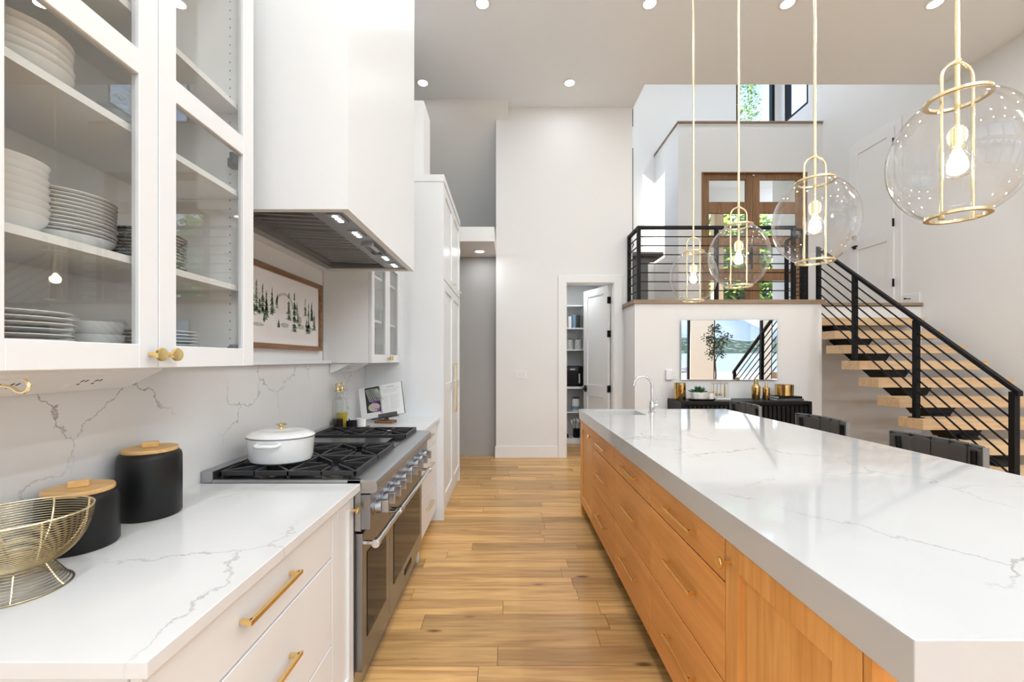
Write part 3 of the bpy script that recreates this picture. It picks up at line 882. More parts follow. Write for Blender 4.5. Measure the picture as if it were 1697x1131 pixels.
# ---- tall cabinet y 3.738-5.0
XT = -0.571
tc_ = thing('tall_cabinet', (-0.92, 4.37, 0), 'tall white pantry cabinet with paired shaker doors', 'cabinet')
make('body', B().box(-1.298, XT - 0.022, 3.738, 5.0, 0.0, 3.0), 'cab', tc_)
make('end_panel', B().box(XT - 0.022, XT, 3.738, 3.775, 0, 3.0).box(XT - 0.022, XT, 4.97, 5.0, 0, 3.0), 'cab', tc_)
make('crown', B().box(-1.298, XT + 0.006, 3.732, 5.006, 3.0, 3.062), 'cab', tc_, bevel=0.003)
for y0, y1, ys in ((3.778, 4.371, 4.345), (4.374, 4.967, 4.40)):
    d = make('door', shaker_x(XT - 0.021, 0.021, y0, y1, 2.145, 2.99, 0.075), 'cab', tc_, **W1)
    make('panel', B().box(XT - 0.019, XT - 0.011, y0 + 0.075, y1 - 0.075, 2.22, 2.915), 'cab', d)
    make('knob', knob_x(XT, ys if y0 < 4 else ys + 0.5, 2.20, 1), 'brass_pale', d)
    d = make('door', shaker_x(XT - 0.021, 0.021, y0, y1, 0.11, 2.135, 0.075, [(0.11, 0.2), (1.12, 1.20), (2.05, 2.135)]), 'cab', tc_, **W1)
    for a, c in ((0.2, 1.12), (1.20, 2.05)):
        make('panel', B().box(XT - 0.019, XT - 0.011, y0 + 0.075, y1 - 0.075, a, c), 'cab', d)
    b_ = B().box(XT + 0.028, XT + 0.042, ys - 0.006, ys + 0.006, 0.886, 1.392)
    for z in (0.90, 1.378): b_.box(XT, XT + 0.035, ys - 0.006, ys + 0.006, z - 0.007, z + 0.007)
    make('handle', b_, 'brass_pale', d, bevel=0.001)

# ---- glass upper cabinets
XU = -0.955
def upper(name_label, y0, ym, y1, ztop, shelves, knob_ys, cat='cabinet', knobs_z=1.43):
    t = thing('wall_cabinet', (-1.12, (y0 + y1) / 2, 1.399), name_label, cat)
    b_ = B().box(-1.296, XU - 0.022, y0, y0 + 0.02, 1.399, ztop).box(-1.296, XU - 0.022, y1 - 0.02, y1, 1.399, ztop)
    b_.box(-1.296, -1.284, y0 + 0.02, y1 - 0.02, 1.399, ztop).box(-1.284, XU - 0.022, y0 + 0.02, y1 - 0.02, 1.399, 1.425).box(-1.284, XU - 0.022, y0 + 0.02, y1 - 0.02, ztop - 0.02, ztop)
    make('carcass', b_, 'cabin', t)
    for z in shelves:
        make('shelf', B().box(-1.283, -0.985, y0 + 0.022, y1 - 0.022, z - 0.019, z), 'cabin', t)
    hs = B()
    zz = 1.50
    while zz < ztop - 0.1:
        for x in (-1.03, -1.24): hs.cyl((x, y1 - 0.0205, zz), (x, y1 - 0.0195, zz), 0.0025, n=8)
        zz += 0.032
    make('pin_holes', hs, 'dark_grey', t)
    ds = []
    st = 0.06
    for a, c, ky in ((y0, ym - 0.0015, knob_ys[0]), (ym + 0.0015, y1, knob_ys[1])):
        rails = [(1.399, 1.461), (2.161, 2.226), (ztop - 0.06, ztop)]
        if ztop < 2.3: rails = [(1.399, 1.461), (ztop - 0.06, ztop)]
        s1 = st
        d = make('door', shaker_x(XU - 0.021, 0.021, a, c, 1.399, ztop, s1, rails), 'cab', t, **W1)
        for (q, r0), (r1, w_) in zip(rails[:-1], rails[1:]):
            make('glass_pane', B().box(XU - 0.014, XU - 0.010, a + s1, c - s1, r0, r1), 'glass', d)
        make('knob', knob_x(XU, ky, knobs_z + 0.005, 1, 1.15), 'brass', d)
        ds.append(d)
    return t, ds
u1, ds = upper('near white wall cabinet with glass doors full of stacked dishes', 0.742, 1.155, 1.585, 3.04, [1.691, 2.035, 2.35], (1.125, 1.178))
for z in (1.455, 2.14):
    make('hinge', B().box(-1.02, -0.985, 1.535, 1.565, z - 0.015, z + 0.015).box(-0.99, -0.977, 1.50, 1.54, z - 0.012, z + 0.02), 'dark_grey', ds[1])
u2, ds = upper('far white wall cabinet with glass doors beside the tall cabinet', 2.962, 3.355, 3.734, 3.0, [1.72, 2.05, 2.4], (3.33, 3.38))

# power strips below the wall cabinets
def strip(y0, y1, label, outs):
    b_ = B().prism([(-1.262, 1.397), (-1.125, 1.397), (-1.125, 1.388), (-1.245, 1.330), (-1.262, 1.330)], 1, y0, y1)
    o = thing('power_strip', (-1.2, (y0 + y1) / 2, 1.33), label, 'power strip')
    make('housing', b_, 'trim', o)
    nx, nz = 0.435, -0.90
    ux, uz = -0.90, -0.435
    c0 = Vector((-1.185, 0, 1.359))
    for y in outs:
        p = make('outlet', B().obox((c0.x, y, c0.z), (ux, 0, uz), (0, 1, 0), (nx, 0, nz), 0.040, 0.04, 0.0025), 'trim', o)
        s_ = B()
        for k in (-0.02, 0.02):
            for du, dv, a, c in ((-0.012, -0.006, 0.006, 0.0018), (-0.012, 0.006, 0.006, 0.0018), (0.008, 0.0, 0.003, 0.003)):
                s_.obox((c0.x + ux * du + nx * 0.0028, y + k + dv, c0.z + uz * du + nz * 0.0028), (ux, 0, uz), (0, 1, 0), (nx, 0, nz), a, c, 0.0006)
        make('slots', s_, 'black', p)
    return o
strip(0.76, 1.375, 'white angled power strip under the near glass cabinet', [0.985, 1.19])
strip(2.99, 3.40, 'white angled power strip under the far glass cabinet', [3.12])
# brass hook below the near cabinet
hx, hy_ = [], 0.86
def hp(px, py): return ((px - 842) / 700 * 0.862, 0.862, 1.42 - (py - 597) / 700 * 0.862)
hk = B().tube([(-1.075, 0.862, 1.398), (-1.075, 0.862, 1.378), (-1.066, 0.862, 1.368), (-1.046, 0.862, 1.3655), (-1.025, 0.862, 1.3665), (-1.012, 0.862, 1.363), (-1.0, 0.862, 1.3545), (-0.989, 0.862, 1.3535), (-0.981, 0.862, 1.358), (-0.977, 0.862, 1.366), (-0.979, 0.862, 1.374), (-0.987, 0.862, 1.3805)], 0.0038, 10)
hk.cyl((-1.075, 0.862, 1.392), (-1.075, 0.862, 1.398), 0.014, n=16)
tag(make('hook', hk, 'brass_pale'), 'curved brass hook under the near glass cabinet', 'hook')

# ---- picture
pc = thing('picture', (-1.28, 2.345, 1.48), 'watercolour of misty fir trees in a rustic wood frame', 'picture')
fy0, fy1, fz0, fz1 = 1.80, 2.89, 1.482, 1.928
make('frame', B().box(-1.298, -1.268, fy0, fy1, fz0, fz0 + 0.028).box(-1.298, -1.268, fy0, fy1, fz1 - 0.028, fz1).box(-1.298, -1.268, fy0, fy0 + 0.028, fz0 + 0.028, fz1 - 0.028).box(-1.298, -1.268, fy1 - 0.028, fy1, fz0 + 0.028, fz1 - 0.028), 'frame_wood', pc, bevel=0.002)
make('canvas', B().box(-1.298, -1.286, fy0 + 0.028, fy1 - 0.028, fz0 + 0.028, fz1 - 0.028), 'canvas', pc)
TR = [(2.157,1.665,1.826,1),(2.185,1.658,1.768,1),(2.213,1.666,1.812,1),(2.245,1.638,1.778,2),(2.225,1.622,1.662,2),(2.301,1.668,1.809,1),(2.352,1.710,1.783,0),(2.367,1.604,1.644,2),(2.477,1.654,1.815,1),(2.541,1.590,1.822,2),(2.584,1.643,1.702,1),(2.572,1.688,1.774,0),(2.677,1.699,1.802,1),(2.722,1.589,1.775,1),(2.764,1.675,1.794,2),(2.800,1.618,1.739,1),(2.695,1.588,1.681,1),(1.9,1.62,1.8,1),(1.96,1.60,1.82,2),(2.02,1.63,1.77,1),(2.09,1.64,1.80,0),(2.13,1.65,1.79,1)]
rnd = random.Random(7)
for tone, nm in ((0, 'green_pale'), (1, 'green_mid'), (2, 'green_dark')):
    b_ = B(); x = -1.2855 + tone * 0.0003
    for y, zb, zt, k in TR:
        if k < tone: continue
        h = zt - zb; nl = max(5, int(h / 0.011)); w0 = 0.085 * h ** 0.5 * (1.0 if tone == k else 0.8)
        if tone < k: w0 *= 1.25
        for i in range(nl):
            f = i / nl
            if rnd.random() < (0.25 if tone == k else 0.35): continue
            ww = w0 * (0.12 + 0.9 * (1 - f)) * rnd.uniform(0.55, 1.15)
            z = zb + h * f; dz = h / nl * rnd.uniform(1.2, 2.4)
            sk = rnd.uniform(-0.3, 0.3) * ww
            b_.add([(x, y - ww + sk, z), (x, y + ww + sk, z + rnd.uniform(-0.004, 0.004)), (x, y + rnd.uniform(-0.003, 0.003), z + dz)], [(0, 1, 2)])
        b_.add([(x, y - 0.0012, zb), (x, y + 0.0012, zb), (x, y, zt + 0.006)], [(0, 1, 2)])
    if tone == 0:
        for y, z, a, c in ((2.17, 1.605, 0.06, 0.010), (2.43, 1.62, 0.05, 0.014), (2.62, 1.625, 0.05, 0.016), (2.6, 1.66, 0.03, 0.03), (2.76, 1.62, 0.05, 0.01), (2.0, 1.60, 0.08, 0.014)):
            b_.add([(x - 0.0002, y + a * cos(t * pi / 6) * rnd.uniform(0.8, 1.1), z + c * sin(t * pi / 6)) for t in range(12)], [list(range(12))])
        for t in range(14):
            a = pi * t / 13; y = 2.43 + 0.09 * cos(a); z = 1.73 + 0.065 * sin(a)
            b_.add([(x, y - 0.01, z - 0.006), (x, y + 0.01, z - 0.004), (x, y + 0.006, z + 0.012), (x, y - 0.006, z + 0.010)], [(0, 1, 2, 3)])
    o = make('painted_trees', b_, nm, pc); o['kind'] = 'stuff'

# ---- dishes in the near cabinet
def plate_prof(R, h, t=0.004):
    return [(0, 0), (R * 0.55, 0), (R * 0.62, h * 0.15), (R * 0.97, h * 0.92), (R, h), (R * 0.97, h + t * 0.6), (R * 0.60, h * 0.15 + t), (R * 0.5, t), (0, t)]
def bowl_prof(R, h, t=0.005):
    return [(0, 0), (R * 0.45, 0), (R * 0.5, 0.004), (R * 0.8, h * 0.4), (R * 0.96, h * 0.8), (R, h), (R - t, h), (R * 0.93 - t, h * 0.8), (R * 0.74, h * 0.4), (R * 0.45, 0.004 + t), (0, 0.004 + t)]
def stack(name, cat, label, group, x, y, z, cnt, step, prof, mat='dish', n=36, jit=0.002, sq=False):
    first = None
    for i in range(cnt):
        dx, dy = random.uniform(-jit, jit), random.uniform(-jit, jit)
        loc = (x + dx, y + dy, z + i * step)
        if first is None:
            first = make(name, B().lathe(loc, prof, n), mat, origin=loc)
            tag(first, label, cat, group)
        else:
            o = first.copy(); COL.objects.link(o); o.location = loc; o.rotation_euler = (0, 0, random.uniform(0, 6))
stack('plate', 'plate', 'white plate in the left stack on the bottom shelf of the near cabinet', 'plates stacked at left of the bottom shelf', -1.12, 0.935, 1.426, 8, 0.0125, plate_prof(0.115, 0.012))
stack('bowl', 'bowl', 'small white angular bowl stacked beside the plates on the bottom shelf', 'small angular bowls on the bottom shelf', -1.175, 1.085, 1.426, 3, 0.028, [(0, 0), (0.03, 0), (0.034, 0.002), (0.055, 0.048), (0.052, 0.048), (0.03, 0.006), (0, 0.006)], n=8)
stack('bowl', 'bowl', 'round white bowl in the middle stack on the bottom shelf', 'round bowls on the bottom shelf', -1.11, 1.145, 1.426, 2, 0.034, bowl_prof(0.055, 0.062))
stack('plate', 'plate', 'white plate in the right stack on the bottom shelf of the near cabinet', 'plates stacked at right of the bottom shelf', -1.13, 1.345, 1.426, 8, 0.0105, plate_prof(0.115, 0.010))
stack('bowl', 'bowl', 'shallow white bowl in the leftmost stack on the second shelf', 'shallow bowls at left of the second shelf', -1.10, 0.90, 1.6915, 8, 0.0165, bowl_prof(0.085, 0.045))
stack('plate', 'plate', 'white dinner plate in the tall stack on the second shelf', 'dinner plates on the second shelf', -1.125, 1.072, 1.6915 + 0.03, 11, 0.0095, plate_prof(0.10, 0.012))
stack('bowl', 'bowl', 'wide white bowl at the bottom of the tall plate stack', None, -1.125, 1.072, 1.6915, 1, 0.02, bowl_prof(0.098, 0.036))
stack('plate', 'plate', 'grey patterned plate on the second shelf behind the right glass door', 'patterned plates on the second shelf', -1.13, 1.315, 1.6915, 12, 0.0095, plate_prof(0.105, 0.010), 'dish_pattern')
stack('bowl', 'bowl', 'wide white bowl in the left stack on the third shelf', 'wide bowls on the third shelf', -1.10, 0.935, 2.0355, 5, 0.018, bowl_prof(0.098, 0.04))
stack('bowl', 'bowl', 'white bowl stacked on the third shelf behind the right door', 'bowls at right of the third shelf', -1.13, 1.25, 2.0355, 5, 0.016, bowl_prof(0.075, 0.04))
stack('bowl', 'bowl', 'white bowl stacked on the top shelf behind the right door', 'bowls on the top shelf', -1.13, 1.245, 2.3505, 5, 0.014, bowl_prof(0.085, 0.04))
# glasses in the far cabinet
for z, sh in ((1.4255, 'bottom'), (1.7205, 'second'), (2.0505, 'third')):
    stack('drinking_glass', 'glass', 'clear drinking glass on the %s shelf of the far cabinet' % sh, 'glasses on the %s shelf' % sh, -1.10, 3.1, z, 1, 0.1, [(0, 0), (0.03, 0), (0.034, 0.12), (0.032, 0.12), (0.028, 0.006), (0, 0.006)], 'bottle_glass', n=16)
    src = [o for o in COL.objects if o.name.startswith('drinking_glass')][-1]
    for (x, y) in ((-1.02, 3.16), (-1.10, 3.22), (-1.02, 3.27), (-1.08, 3.45), (-1.02, 3.52), (-1.10, 3.58)):
        o = src.copy(); COL.objects.link(o); o.location = (x, y, z)

# ---- things on the left worktop and range
def canister(x, y, h, r, label):
    t = thing('canister', (x, y, 0.9145), label, 'canister')
    z = 0.9145
    make('jar', B().lathe((x, y, z), [(0, 0), (r * 0.95, 0), (r, 0.006), (r, h - 0.02), (r * 0.97, h - 0.008), (r * 0.88, h), (r * 0.80, h), (r * 0.80, h - 0.004), (0, h - 0.004)], 48), 'jar_black', t)
    l = make('lid', B().lathe((x, y, z + h), [(0, 0.0005), (r * 0.87, 0.0005), (r * 0.88, 0.002), (r * 0.88, 0.010), (r * 0.865, 0.012), (0, 0.012)], 48), 'bamboo', t)
    make('knob', B().obox((x, y, z + h + 0.0215), (0.85, 0.5, 0), (-0.5, 0.85, 0), (0, 0, 1), 0.022, 0.0095, 0.0095), 'bamboo', l, bevel=0.003)
canister(-1.172, 1.384, 0.208, 0.084, 'taller black canister with a bamboo lid, nearer the range')
canister(-1.168, 1.150, 0.148, 0.084, 'shorter black canister with a bamboo lid, behind the wire bowl')
# wire bowl
wx, wy, wz = -1.078, 0.93, 0.9145
wb = thing('wire_bowl', (wx, wy, wz), 'openwork brass wire fruit bowl on a flared wire foot', 'bowl')
def bow(f): return 0.05 + (0.12 - 0.05) * math.sin(f * pi / 2) ** 0.9, 0.058 + 0.109 * (1 - cos(f * pi / 2)) ** 0.85
b_ = B()
for i in range(26):
    f = i / 26
    r_, z = bow(f); b_.ring((wx, wy, wz + z), r_, 0.00125, 56, 5)
for i in range(6):
    b_.ring((wx, wy, wz + 0.058), 0.048 - i * 0.008, 0.0010, 40, 5)
make('bowl_wires', b_, 'wire', wb)
make('rim', B().ring((wx, wy, wz + 0.167), 0.1205, 0.0022, 72, 8), 'brass_pale', wb)
for k in range(8):
    a = 2 * pi * k / 8 + 0.35
    make('rib', B().tube([(wx + (bow(f / 10)[0] - 0.0015) * cos(a), wy + (bow(f / 10)[0] - 0.0015) * sin(a), wz + bow(f / 10)[1]) for f in range(11)], 0.0020, 6), 'brass_pale', wb)
b_ = B()
for i in range(11):
    f = i / 10
    b_.ring((wx, wy, wz + 0.003 + 0.054 * f), 0.085 - 0.036 * f ** 0.8, 0.0012, 48, 5)
ft = make('foot_wires', b_, 'wire', wb)
make('foot_ring', B().ring((wx, wy, wz + 0.002), 0.0855, 0.002, 56, 8), 'wire', wb)
for k in range(6):
    a = 2 * pi * k / 6 + 0.2
    make('foot_rib', B().tube([(wx + (0.0845 - 0.036 * (f / 6) ** 0.8) * cos(a), wy + (0.0845 - 0.036 * (f / 6) ** 0.8) * sin(a), wz + 0.003 + 0.054 * f / 6) for f in range(7)], 0.0018, 6), 'brass_pale', ft)
# dutch oven
px, py_, pz = -1.045, 1.945, 0.9572
po = thing('dutch_oven', (px, py_, pz), 'white enamel dutch oven on the range with a gold lid knob', 'pot')
SX, SY = 1.12, 0.90
make('pot', B().lathe((px, py_, pz), [(0, 0), (0.105, 0), (0.118, 0.008), (0.124, 0.025), (0.130, 0.105), (0.132, 0.112), (0.127, 0.112), (0.122, 0.10), (0.11, 0.012), (0, 0.008)], 48, SX, SY), 'pot_white', po)
make('rim_band', B().lathe((px, py_, pz), [(0.1325, 0.1115), (0.1325, 0.1145), (0.12, 0.1145), (0.12, 0.1115)], 48, SX, SY, closed=True), 'dark_grey', po)
ld = make('lid', B().lathe((px, py_, pz + 0.1148), [(0, 0), (0.131, 0), (0.133, 0.004), (0.128, 0.011), (0.105, 0.022), (0.085, 0.026), (0.08, 0.025), (0.04, 0.031), (0, 0.033)], 48, SX, SY), 'pot_white', po)
make('knob', B().lathe((px, py_, pz + 0.147), [(0, 0), (0.009, 0), (0.007, 0.008), (0.011, 0.014), (0.024, 0.018), (0.024, 0.022), (0.018, 0.024), (0, 0.023)], 24), 'brass', ld)
for s_ in (-1, 1):
    y = py_ + s_ * 0.128
    make('handle', B().tube([(px - 0.05, py_ + s_ * 0.105, pz + 0.092), (px - 0.045, y - s_ * 0.0, pz + 0.09), (px - 0.03, y + s_ * 0.012, pz + 0.09), (px + 0.03, y + s_ * 0.012, pz + 0.09), (px + 0.045, y, pz + 0.09), (px + 0.05, py_ + s_ * 0.105, pz + 0.092)], 0.008, 10), 'pot_white', po)
# cruets
def cruet(x, y, liq, lab, fill):
    z = 0.9145
    t = thing('cruet', (x, y, z), lab, 'bottle')
    r = 0.038
    make('bottle', B().lathe((x, y, z), [(0, 0), (r, 0), (r, 0.20), (r * 0.92, 0.222), (0.016, 0.24), (0.013, 0.25), (0.013, 0.275), (0.017, 0.277), (0.017, 0.282), (0.010, 0.282), (0.010, 0.25)], 28), 'bottle_glass', t)
    make('contents', B().lathe((x, y, z), [(0, 0.003), (r - 0.004, 0.003), (r - 0.004, fill), (0, fill)], 28), liq, t)
    s_ = make('stopper', B().lathe((x, y, z + 0.282), [(0, 0), (0.024, 0), (0.024, 0.005), (0.012, 0.009), (0.010, 0.03), (0, 0.032)], 20), 'gold', t)
    make('bail', B().ring((x, y, z + 0.325), 0.014, 0.004, 24, 8, axis=1), 'brass', s_)
cruet(-1.212, 3.005, 'vinegar', 'clear glass cruet with dark vinegar at the worktop corner', 0.088)
cruet(-1.214, 3.085, 'oil', 'clear glass cruet with yellow oil behind the vinegar cruet', 0.125)
tag(make('trivet', B().box(-1.165, -1.045, 2.99, 3.20, 0.9145, 0.926), 'walnut', bevel=0.002), 'small dark wooden tray under the salt crocks', 'tray')
t = thing('salt_crock', (-1.122, 3.03, 0.9265), 'small black salt crock with a spoon', 'crock')
make('crock', B().lathe((-1.122, 3.03, 0.9265), [(0, 0), (0.034, 0), (0.037, 0.003), (0.037, 0.058), (0.033, 0.058), (0.033, 0.03), (0, 0.03)], 28), 'black', t)
make('spoon', B().tube([(-1.118, 3.03, 0.958), (-1.14, 3.02, 1.0)], 0.004, 8), 'black', t)
t = thing('salt_crock', (-1.09, 3.125, 0.9265), 'small white salt crock behind the black one', 'crock')
make('crock', B().lathe((-1.09, 3.125, 0.9265), [(0, 0), (0.034, 0), (0.037, 0.003), (0.037, 0.062), (0.033, 0.062), (0.033, 0.03), (0, 0.03)], 28), 'ceramic', t)
# cookbook on a stand
def frame_of(c, right, up):
    r_ = Vector(right).normalized(); u_ = Vector(up); u_ = (u_ - r_ * u_.dot(r_)).normalized()
    return Vector(c), r_, u_, r_.cross(u_)
C0, RR, UU, NN = frame_of((-1.008, 3.42, 0.9615), (0.985, -0.17, 0.0), (0.02, 0.13, 0.99))
ROLL = 0.185   # the book leans to the left on its stand
RB, UB = (RR * cos(ROLL) + UU * sin(ROLL)), (UU * cos(ROLL) - RR * sin(ROLL))
def bk(u, v, w): return C0 + RB * u * 1.02 + UB * v * 1.03 + NN * w
bo = thing('cookbook', tuple(C0), 'open cookbook with a photo of purple flowers on a wooden stand', 'book')
def slab(u0, u1, v0, v1, w0, w1):
    vs_ = [bk(u, v, w) for w in (w0, w1) for u, v in ((u0, v0), (u1, v0), (u1, v1), (u0, v1))]
    return B().add(vs_, [(0, 3, 2, 1), (4, 5, 6, 7), (0, 1, 5, 4), (1, 2, 6, 5), (2, 3, 7, 6), (3, 0, 4, 7)])
make('cover', slab(-0.185, 0.185, -0.002, 0.252, 0.0, 0.004), 'dark_grey', bo)
make('left_pages', slab(-0.18, -0.003, 0, 0.25, 0.004, 0.016), 'paper', bo)
make('right_pages', slab(0.003, 0.18, 0, 0.25, 0.004, 0.014), 'paper', bo)
ph = make('photo', slab(-0.128, -0.004, 0.045, 0.245, 0.016, 0.0164), 'print_dark', bo)
b_ = B()
for i in range(9):
    u = -0.12 + i * 0.012
    b_.add([bk(u, 0.235 - abs(i - 3) * 0.004, 0.0167), bk(u + 0.004, 0.236, 0.0167), bk(u + 0.03 + i * 0.002, 0.13, 0.0167), bk(u + 0.024 + i * 0.002, 0.13, 0.0167)], [(0, 1, 2, 3)])
make('printed_leaves', b_, 'green_pale', ph)
b_ = B().add([bk(-0.062 + 0.05 * cos(t * pi / 10), 0.085 + 0.032 * sin(t * pi / 10) * (1 if t < 10 else 1.1), 0.0168) for t in range(20)], [list(range(20))])
make('printed_bowl', b_, 'print_beige', ph)
b_ = B()
for i in range(46):
    if i < 28: u, v = rnd.gauss(-0.048, 0.022), rnd.gauss(0.135, 0.010)
    else: u, v = rnd.gauss(-0.022, 0.011), rnd.gauss(0.062, 0.012)
    u = min(u, -0.008); s_ = rnd.uniform(0.003, 0.006)
    b_.add([bk(u + s_ * cos(q * pi / 3), v + s_ * sin(q * pi / 3), 0.017 + i * 1e-5) for q in range(6)], [list(range(6))])
make('printed_flowers', b_, 'purple', ph)
b_ = B()
b_.add([bk(u, v, 0.0144) for u, v in ((0.06, 0.222), (0.125, 0.222), (0.125, 0.227), (0.06, 0.227))], [(0, 1, 2, 3)])
for i in range(15):
    v = 0.205 - i * 0.011
    if i in (3, 4): continue
    u0 = 0.03 if i < 3 else 0.075
    u1 = rnd.uniform(0.14, 0.165)
    b_.add([bk(u, q, 0.0144) for u, q in ((u0, v), (u1, v), (u1, v + 0.0016), (u0, v + 0.0016))], [(0, 1, 2, 3)])
    if i > 4: b_.add([bk(u, q, 0.0144) for u, q in ((0.02, v), (0.06, v), (0.06, v + 0.0016), (0.02, v + 0.0016))], [(0, 1, 2, 3)])
make('printed_text', b_, 'print_grey', bo)
stn = thing('book_stand', (C0.x, C0.y, 0.9145), 'dark wooden stand with a lip holding the cookbook', 'book stand')
def slab2(u0, u1, v0, v1, w0, w1):
    return slab(u0, u1, v0, v1, w0, w1)
make('back', slab2(-0.09, 0.09, -0.004, 0.17, -0.014, -0.001), 'walnut', stn)
make('lip', slab2(-0.03, 0.125, -0.012, 0.022, 0.019, 0.030), 'dark_grey', stn)
make('tray', slab2(-0.09, 0.125, -0.014, -0.004, -0.010, 0.030), 'dark_grey', stn)
make('base', B().obox((C0.x + 0.02, C0.y - 0.01, 0.9245), tuple(RR), (RR.y * -1, RR.x, 0), (0, 0, 1), 0.075, 0.05, 0.0095), 'walnut', stn, bevel=0.004)
make('strut', B().obox((C0.x - 0.01, C0.y + 0.08, 0.965), tuple(RR), (0, -0.6, 0.5), (0, 0.5, 0.6), 0.02, 0.06, 0.006), 'walnut', stn)
# ------------------------------------------------------------ island
XI, XIR, YN, YF, ZT = 0.66, 2.02, 0.686, 3.93, 0.965
XB = 0.672
# worktop with the sink cut-out
sx0, sx1, sy0, sy1 = 0.775, 1.15, 3.50, 3.83
gx = [XI, sx0, sx1, XIR]; gy = [YN, sy0, sy1, YF]
b_ = B(); vs_ = []; fs = []
def gi(i, j, k): return k * 16 + j * 4 + i
for k, z in enumerate((ZT - 0.09, ZT)):
    for j in range(4):
        for i in range(4): vs_.append((gx[i], gy[j], z))
for k in (0, 1):
    for j in range(3):
        for i in range(3):
            if (i, j) != (1, 1): fs.append((gi(i, j, k), gi(i + 1, j, k), gi(i + 1, j + 1, k), gi(i, j + 1, k)))
def side(a, c): fs.append((gi(*a, 0), gi(*c, 0), gi(*c, 1), gi(*a, 1)))
for i in range(3):
    side((i, 0), (i + 1, 0)); side((i, 3), (i + 1, 3)); side((0, i), (0, i + 1)); side((3, i), (3, i + 1))
side((1, 1), (2, 1)); side((2, 1), (2, 2)); side((2, 2), (1, 2)); side((1, 2), (1, 1))
b_.add(vs_, fs)
tag(make('island_worktop', b_, 'quartz', bevel=0.002), 'long thick white quartz island worktop with grey veins', 'worktop')
sk = thing('sink', (0.96, 3.665, 0.70), 'white undermount sink at the far end of the island', 'sink')
make('basin', B().box(sx0 - 0.012, sx0 + 0.002, sy0 - 0.012, sy1 + 0.012, 0.70, ZT - 0.0905).box(sx1 - 0.002, sx1 + 0.012, sy0 - 0.012, sy1 + 0.012, 0.70, ZT - 0.0905)
     .box(sx0 + 0.002, sx1 - 0.002, sy0 - 0.012, sy0 + 0.002, 0.70, ZT - 0.0905).box(sx0 + 0.002, sx1 - 0.002, sy1 - 0.002, sy1 + 0.012, 0.70, ZT - 0.0905).box(sx0 + 0.002, sx1 - 0.002, sy0 + 0.002, sy1 - 0.002, 0.70, 0.712), 'ceramic', sk)
make('drain', B().cyl((0.96, 3.665, 0.712), (0.96, 3.665, 0.716), 0.04, n=20), 'chrome', sk)
fx, fy = 1.245, 3.66
fa = thing('faucet', (fx, fy, ZT), 'chrome gooseneck faucet beside the island sink', 'faucet')
make('base', B().lathe((fx, fy, ZT), [(0, 0.0005), (0.028, 0.0005), (0.028, 0.006), (0.021, 0.012), (0.019, 0.09), (0.016, 0.10), (0.0125, 0.105), (0, 0.105)], 24), 'chrome', fa)
arc = [(fx, fy, ZT + 0.10), (fx, fy, ZT + 0.235)]
for i in range(1, 13):
    a = pi * i / 12 * 0.93
    arc.append((fx - 0.078 + 0.078 * cos(a), fy, ZT + 0.235 + 0.078 * sin(a)))
make('spout', B().tube(arc, 0.0105, 14), 'chrome', fa)
e = Vector(arc[-1]); dn = (e - Vector(arc[-2])).normalized()
make('nozzle', B().cyl(e - dn * 0.004, e + dn * 0.02, 0.0135, n=16), 'chrome', fa)
make('lever', B().cyl((fx + 0.015, fy, ZT + 0.065), (fx + 0.042, fy, ZT + 0.065), 0.014, n=16).cyl((fx + 0.034, fy, ZT + 0.07), (fx + 0.055, fy, ZT + 0.13), 0.006, 0.004, n=10), 'chrome', fa)

def unit_body(t, y0, y1, hollow=False):
    if hollow:
        make('body', B().box(XB + 0.022, 1.62, y0, y0 + 0.018, 0.10, ZT - 0.092).box(XB + 0.022, 1.62, y1 - 0.018, y1, 0.10, ZT - 0.092).box(XB + 0.022, 1.62, y0 + 0.018, y1 - 0.018, 0.10, 0.118).box(1.602, 1.62, y0 + 0.018, y1 - 0.018, 0.118, ZT - 0.092).box(XB + 0.022, XB + 0.04, y0 + 0.018, y1 - 0.018, 0.118, ZT - 0.092), 'fir_gap_shade', t)
        make('toe_kick', B().box(XB + 0.10, 1.55, y0, y1, 0.0, 0.10), 'black', t)
        return
    make('body', B().box(XB + 0.022, 1.62, y0, y1, 0.10, ZT - 0.092), 'fir_gap_shade', t)
    make('toe_kick', B().box(XB + 0.10, 1.55, y0, y1, 0.0, 0.10), 'black', t)
U = [(1.312, 1.992, 'nearest'), (1.998, 2.664, 'middle'), (2.670, 3.344, 'farthest')]
for y0, y1, w in U:
    t = thing('island_drawer_cabinet', (1.1, (y0 + y1) / 2, 0), '%s bank of three honey wood drawers on the island' % w, 'cabinet', 'drawer banks of the island')
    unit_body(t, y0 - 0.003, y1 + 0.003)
    yc = (y0 + y1) / 2 - 0.02
    make('back_panel', B().box(1.622, 1.64, y0, y1, 0.0, ZT - 0.092), 'fir_z', t)
    for z0, z1, zp in ((0.733, 0.868, 0.805), (0.418, 0.727, 0.585), (0.105, 0.412, 0.275)):
        d = make('drawer', B().box(XB, XB + 0.021, y0, y1, z0, z1), 'fir_y', t, **W1)
        make('handle', pull_y(XB, yc - 0.13, yc + 0.13, zp, -1), 'brass', d, bevel=0.001)
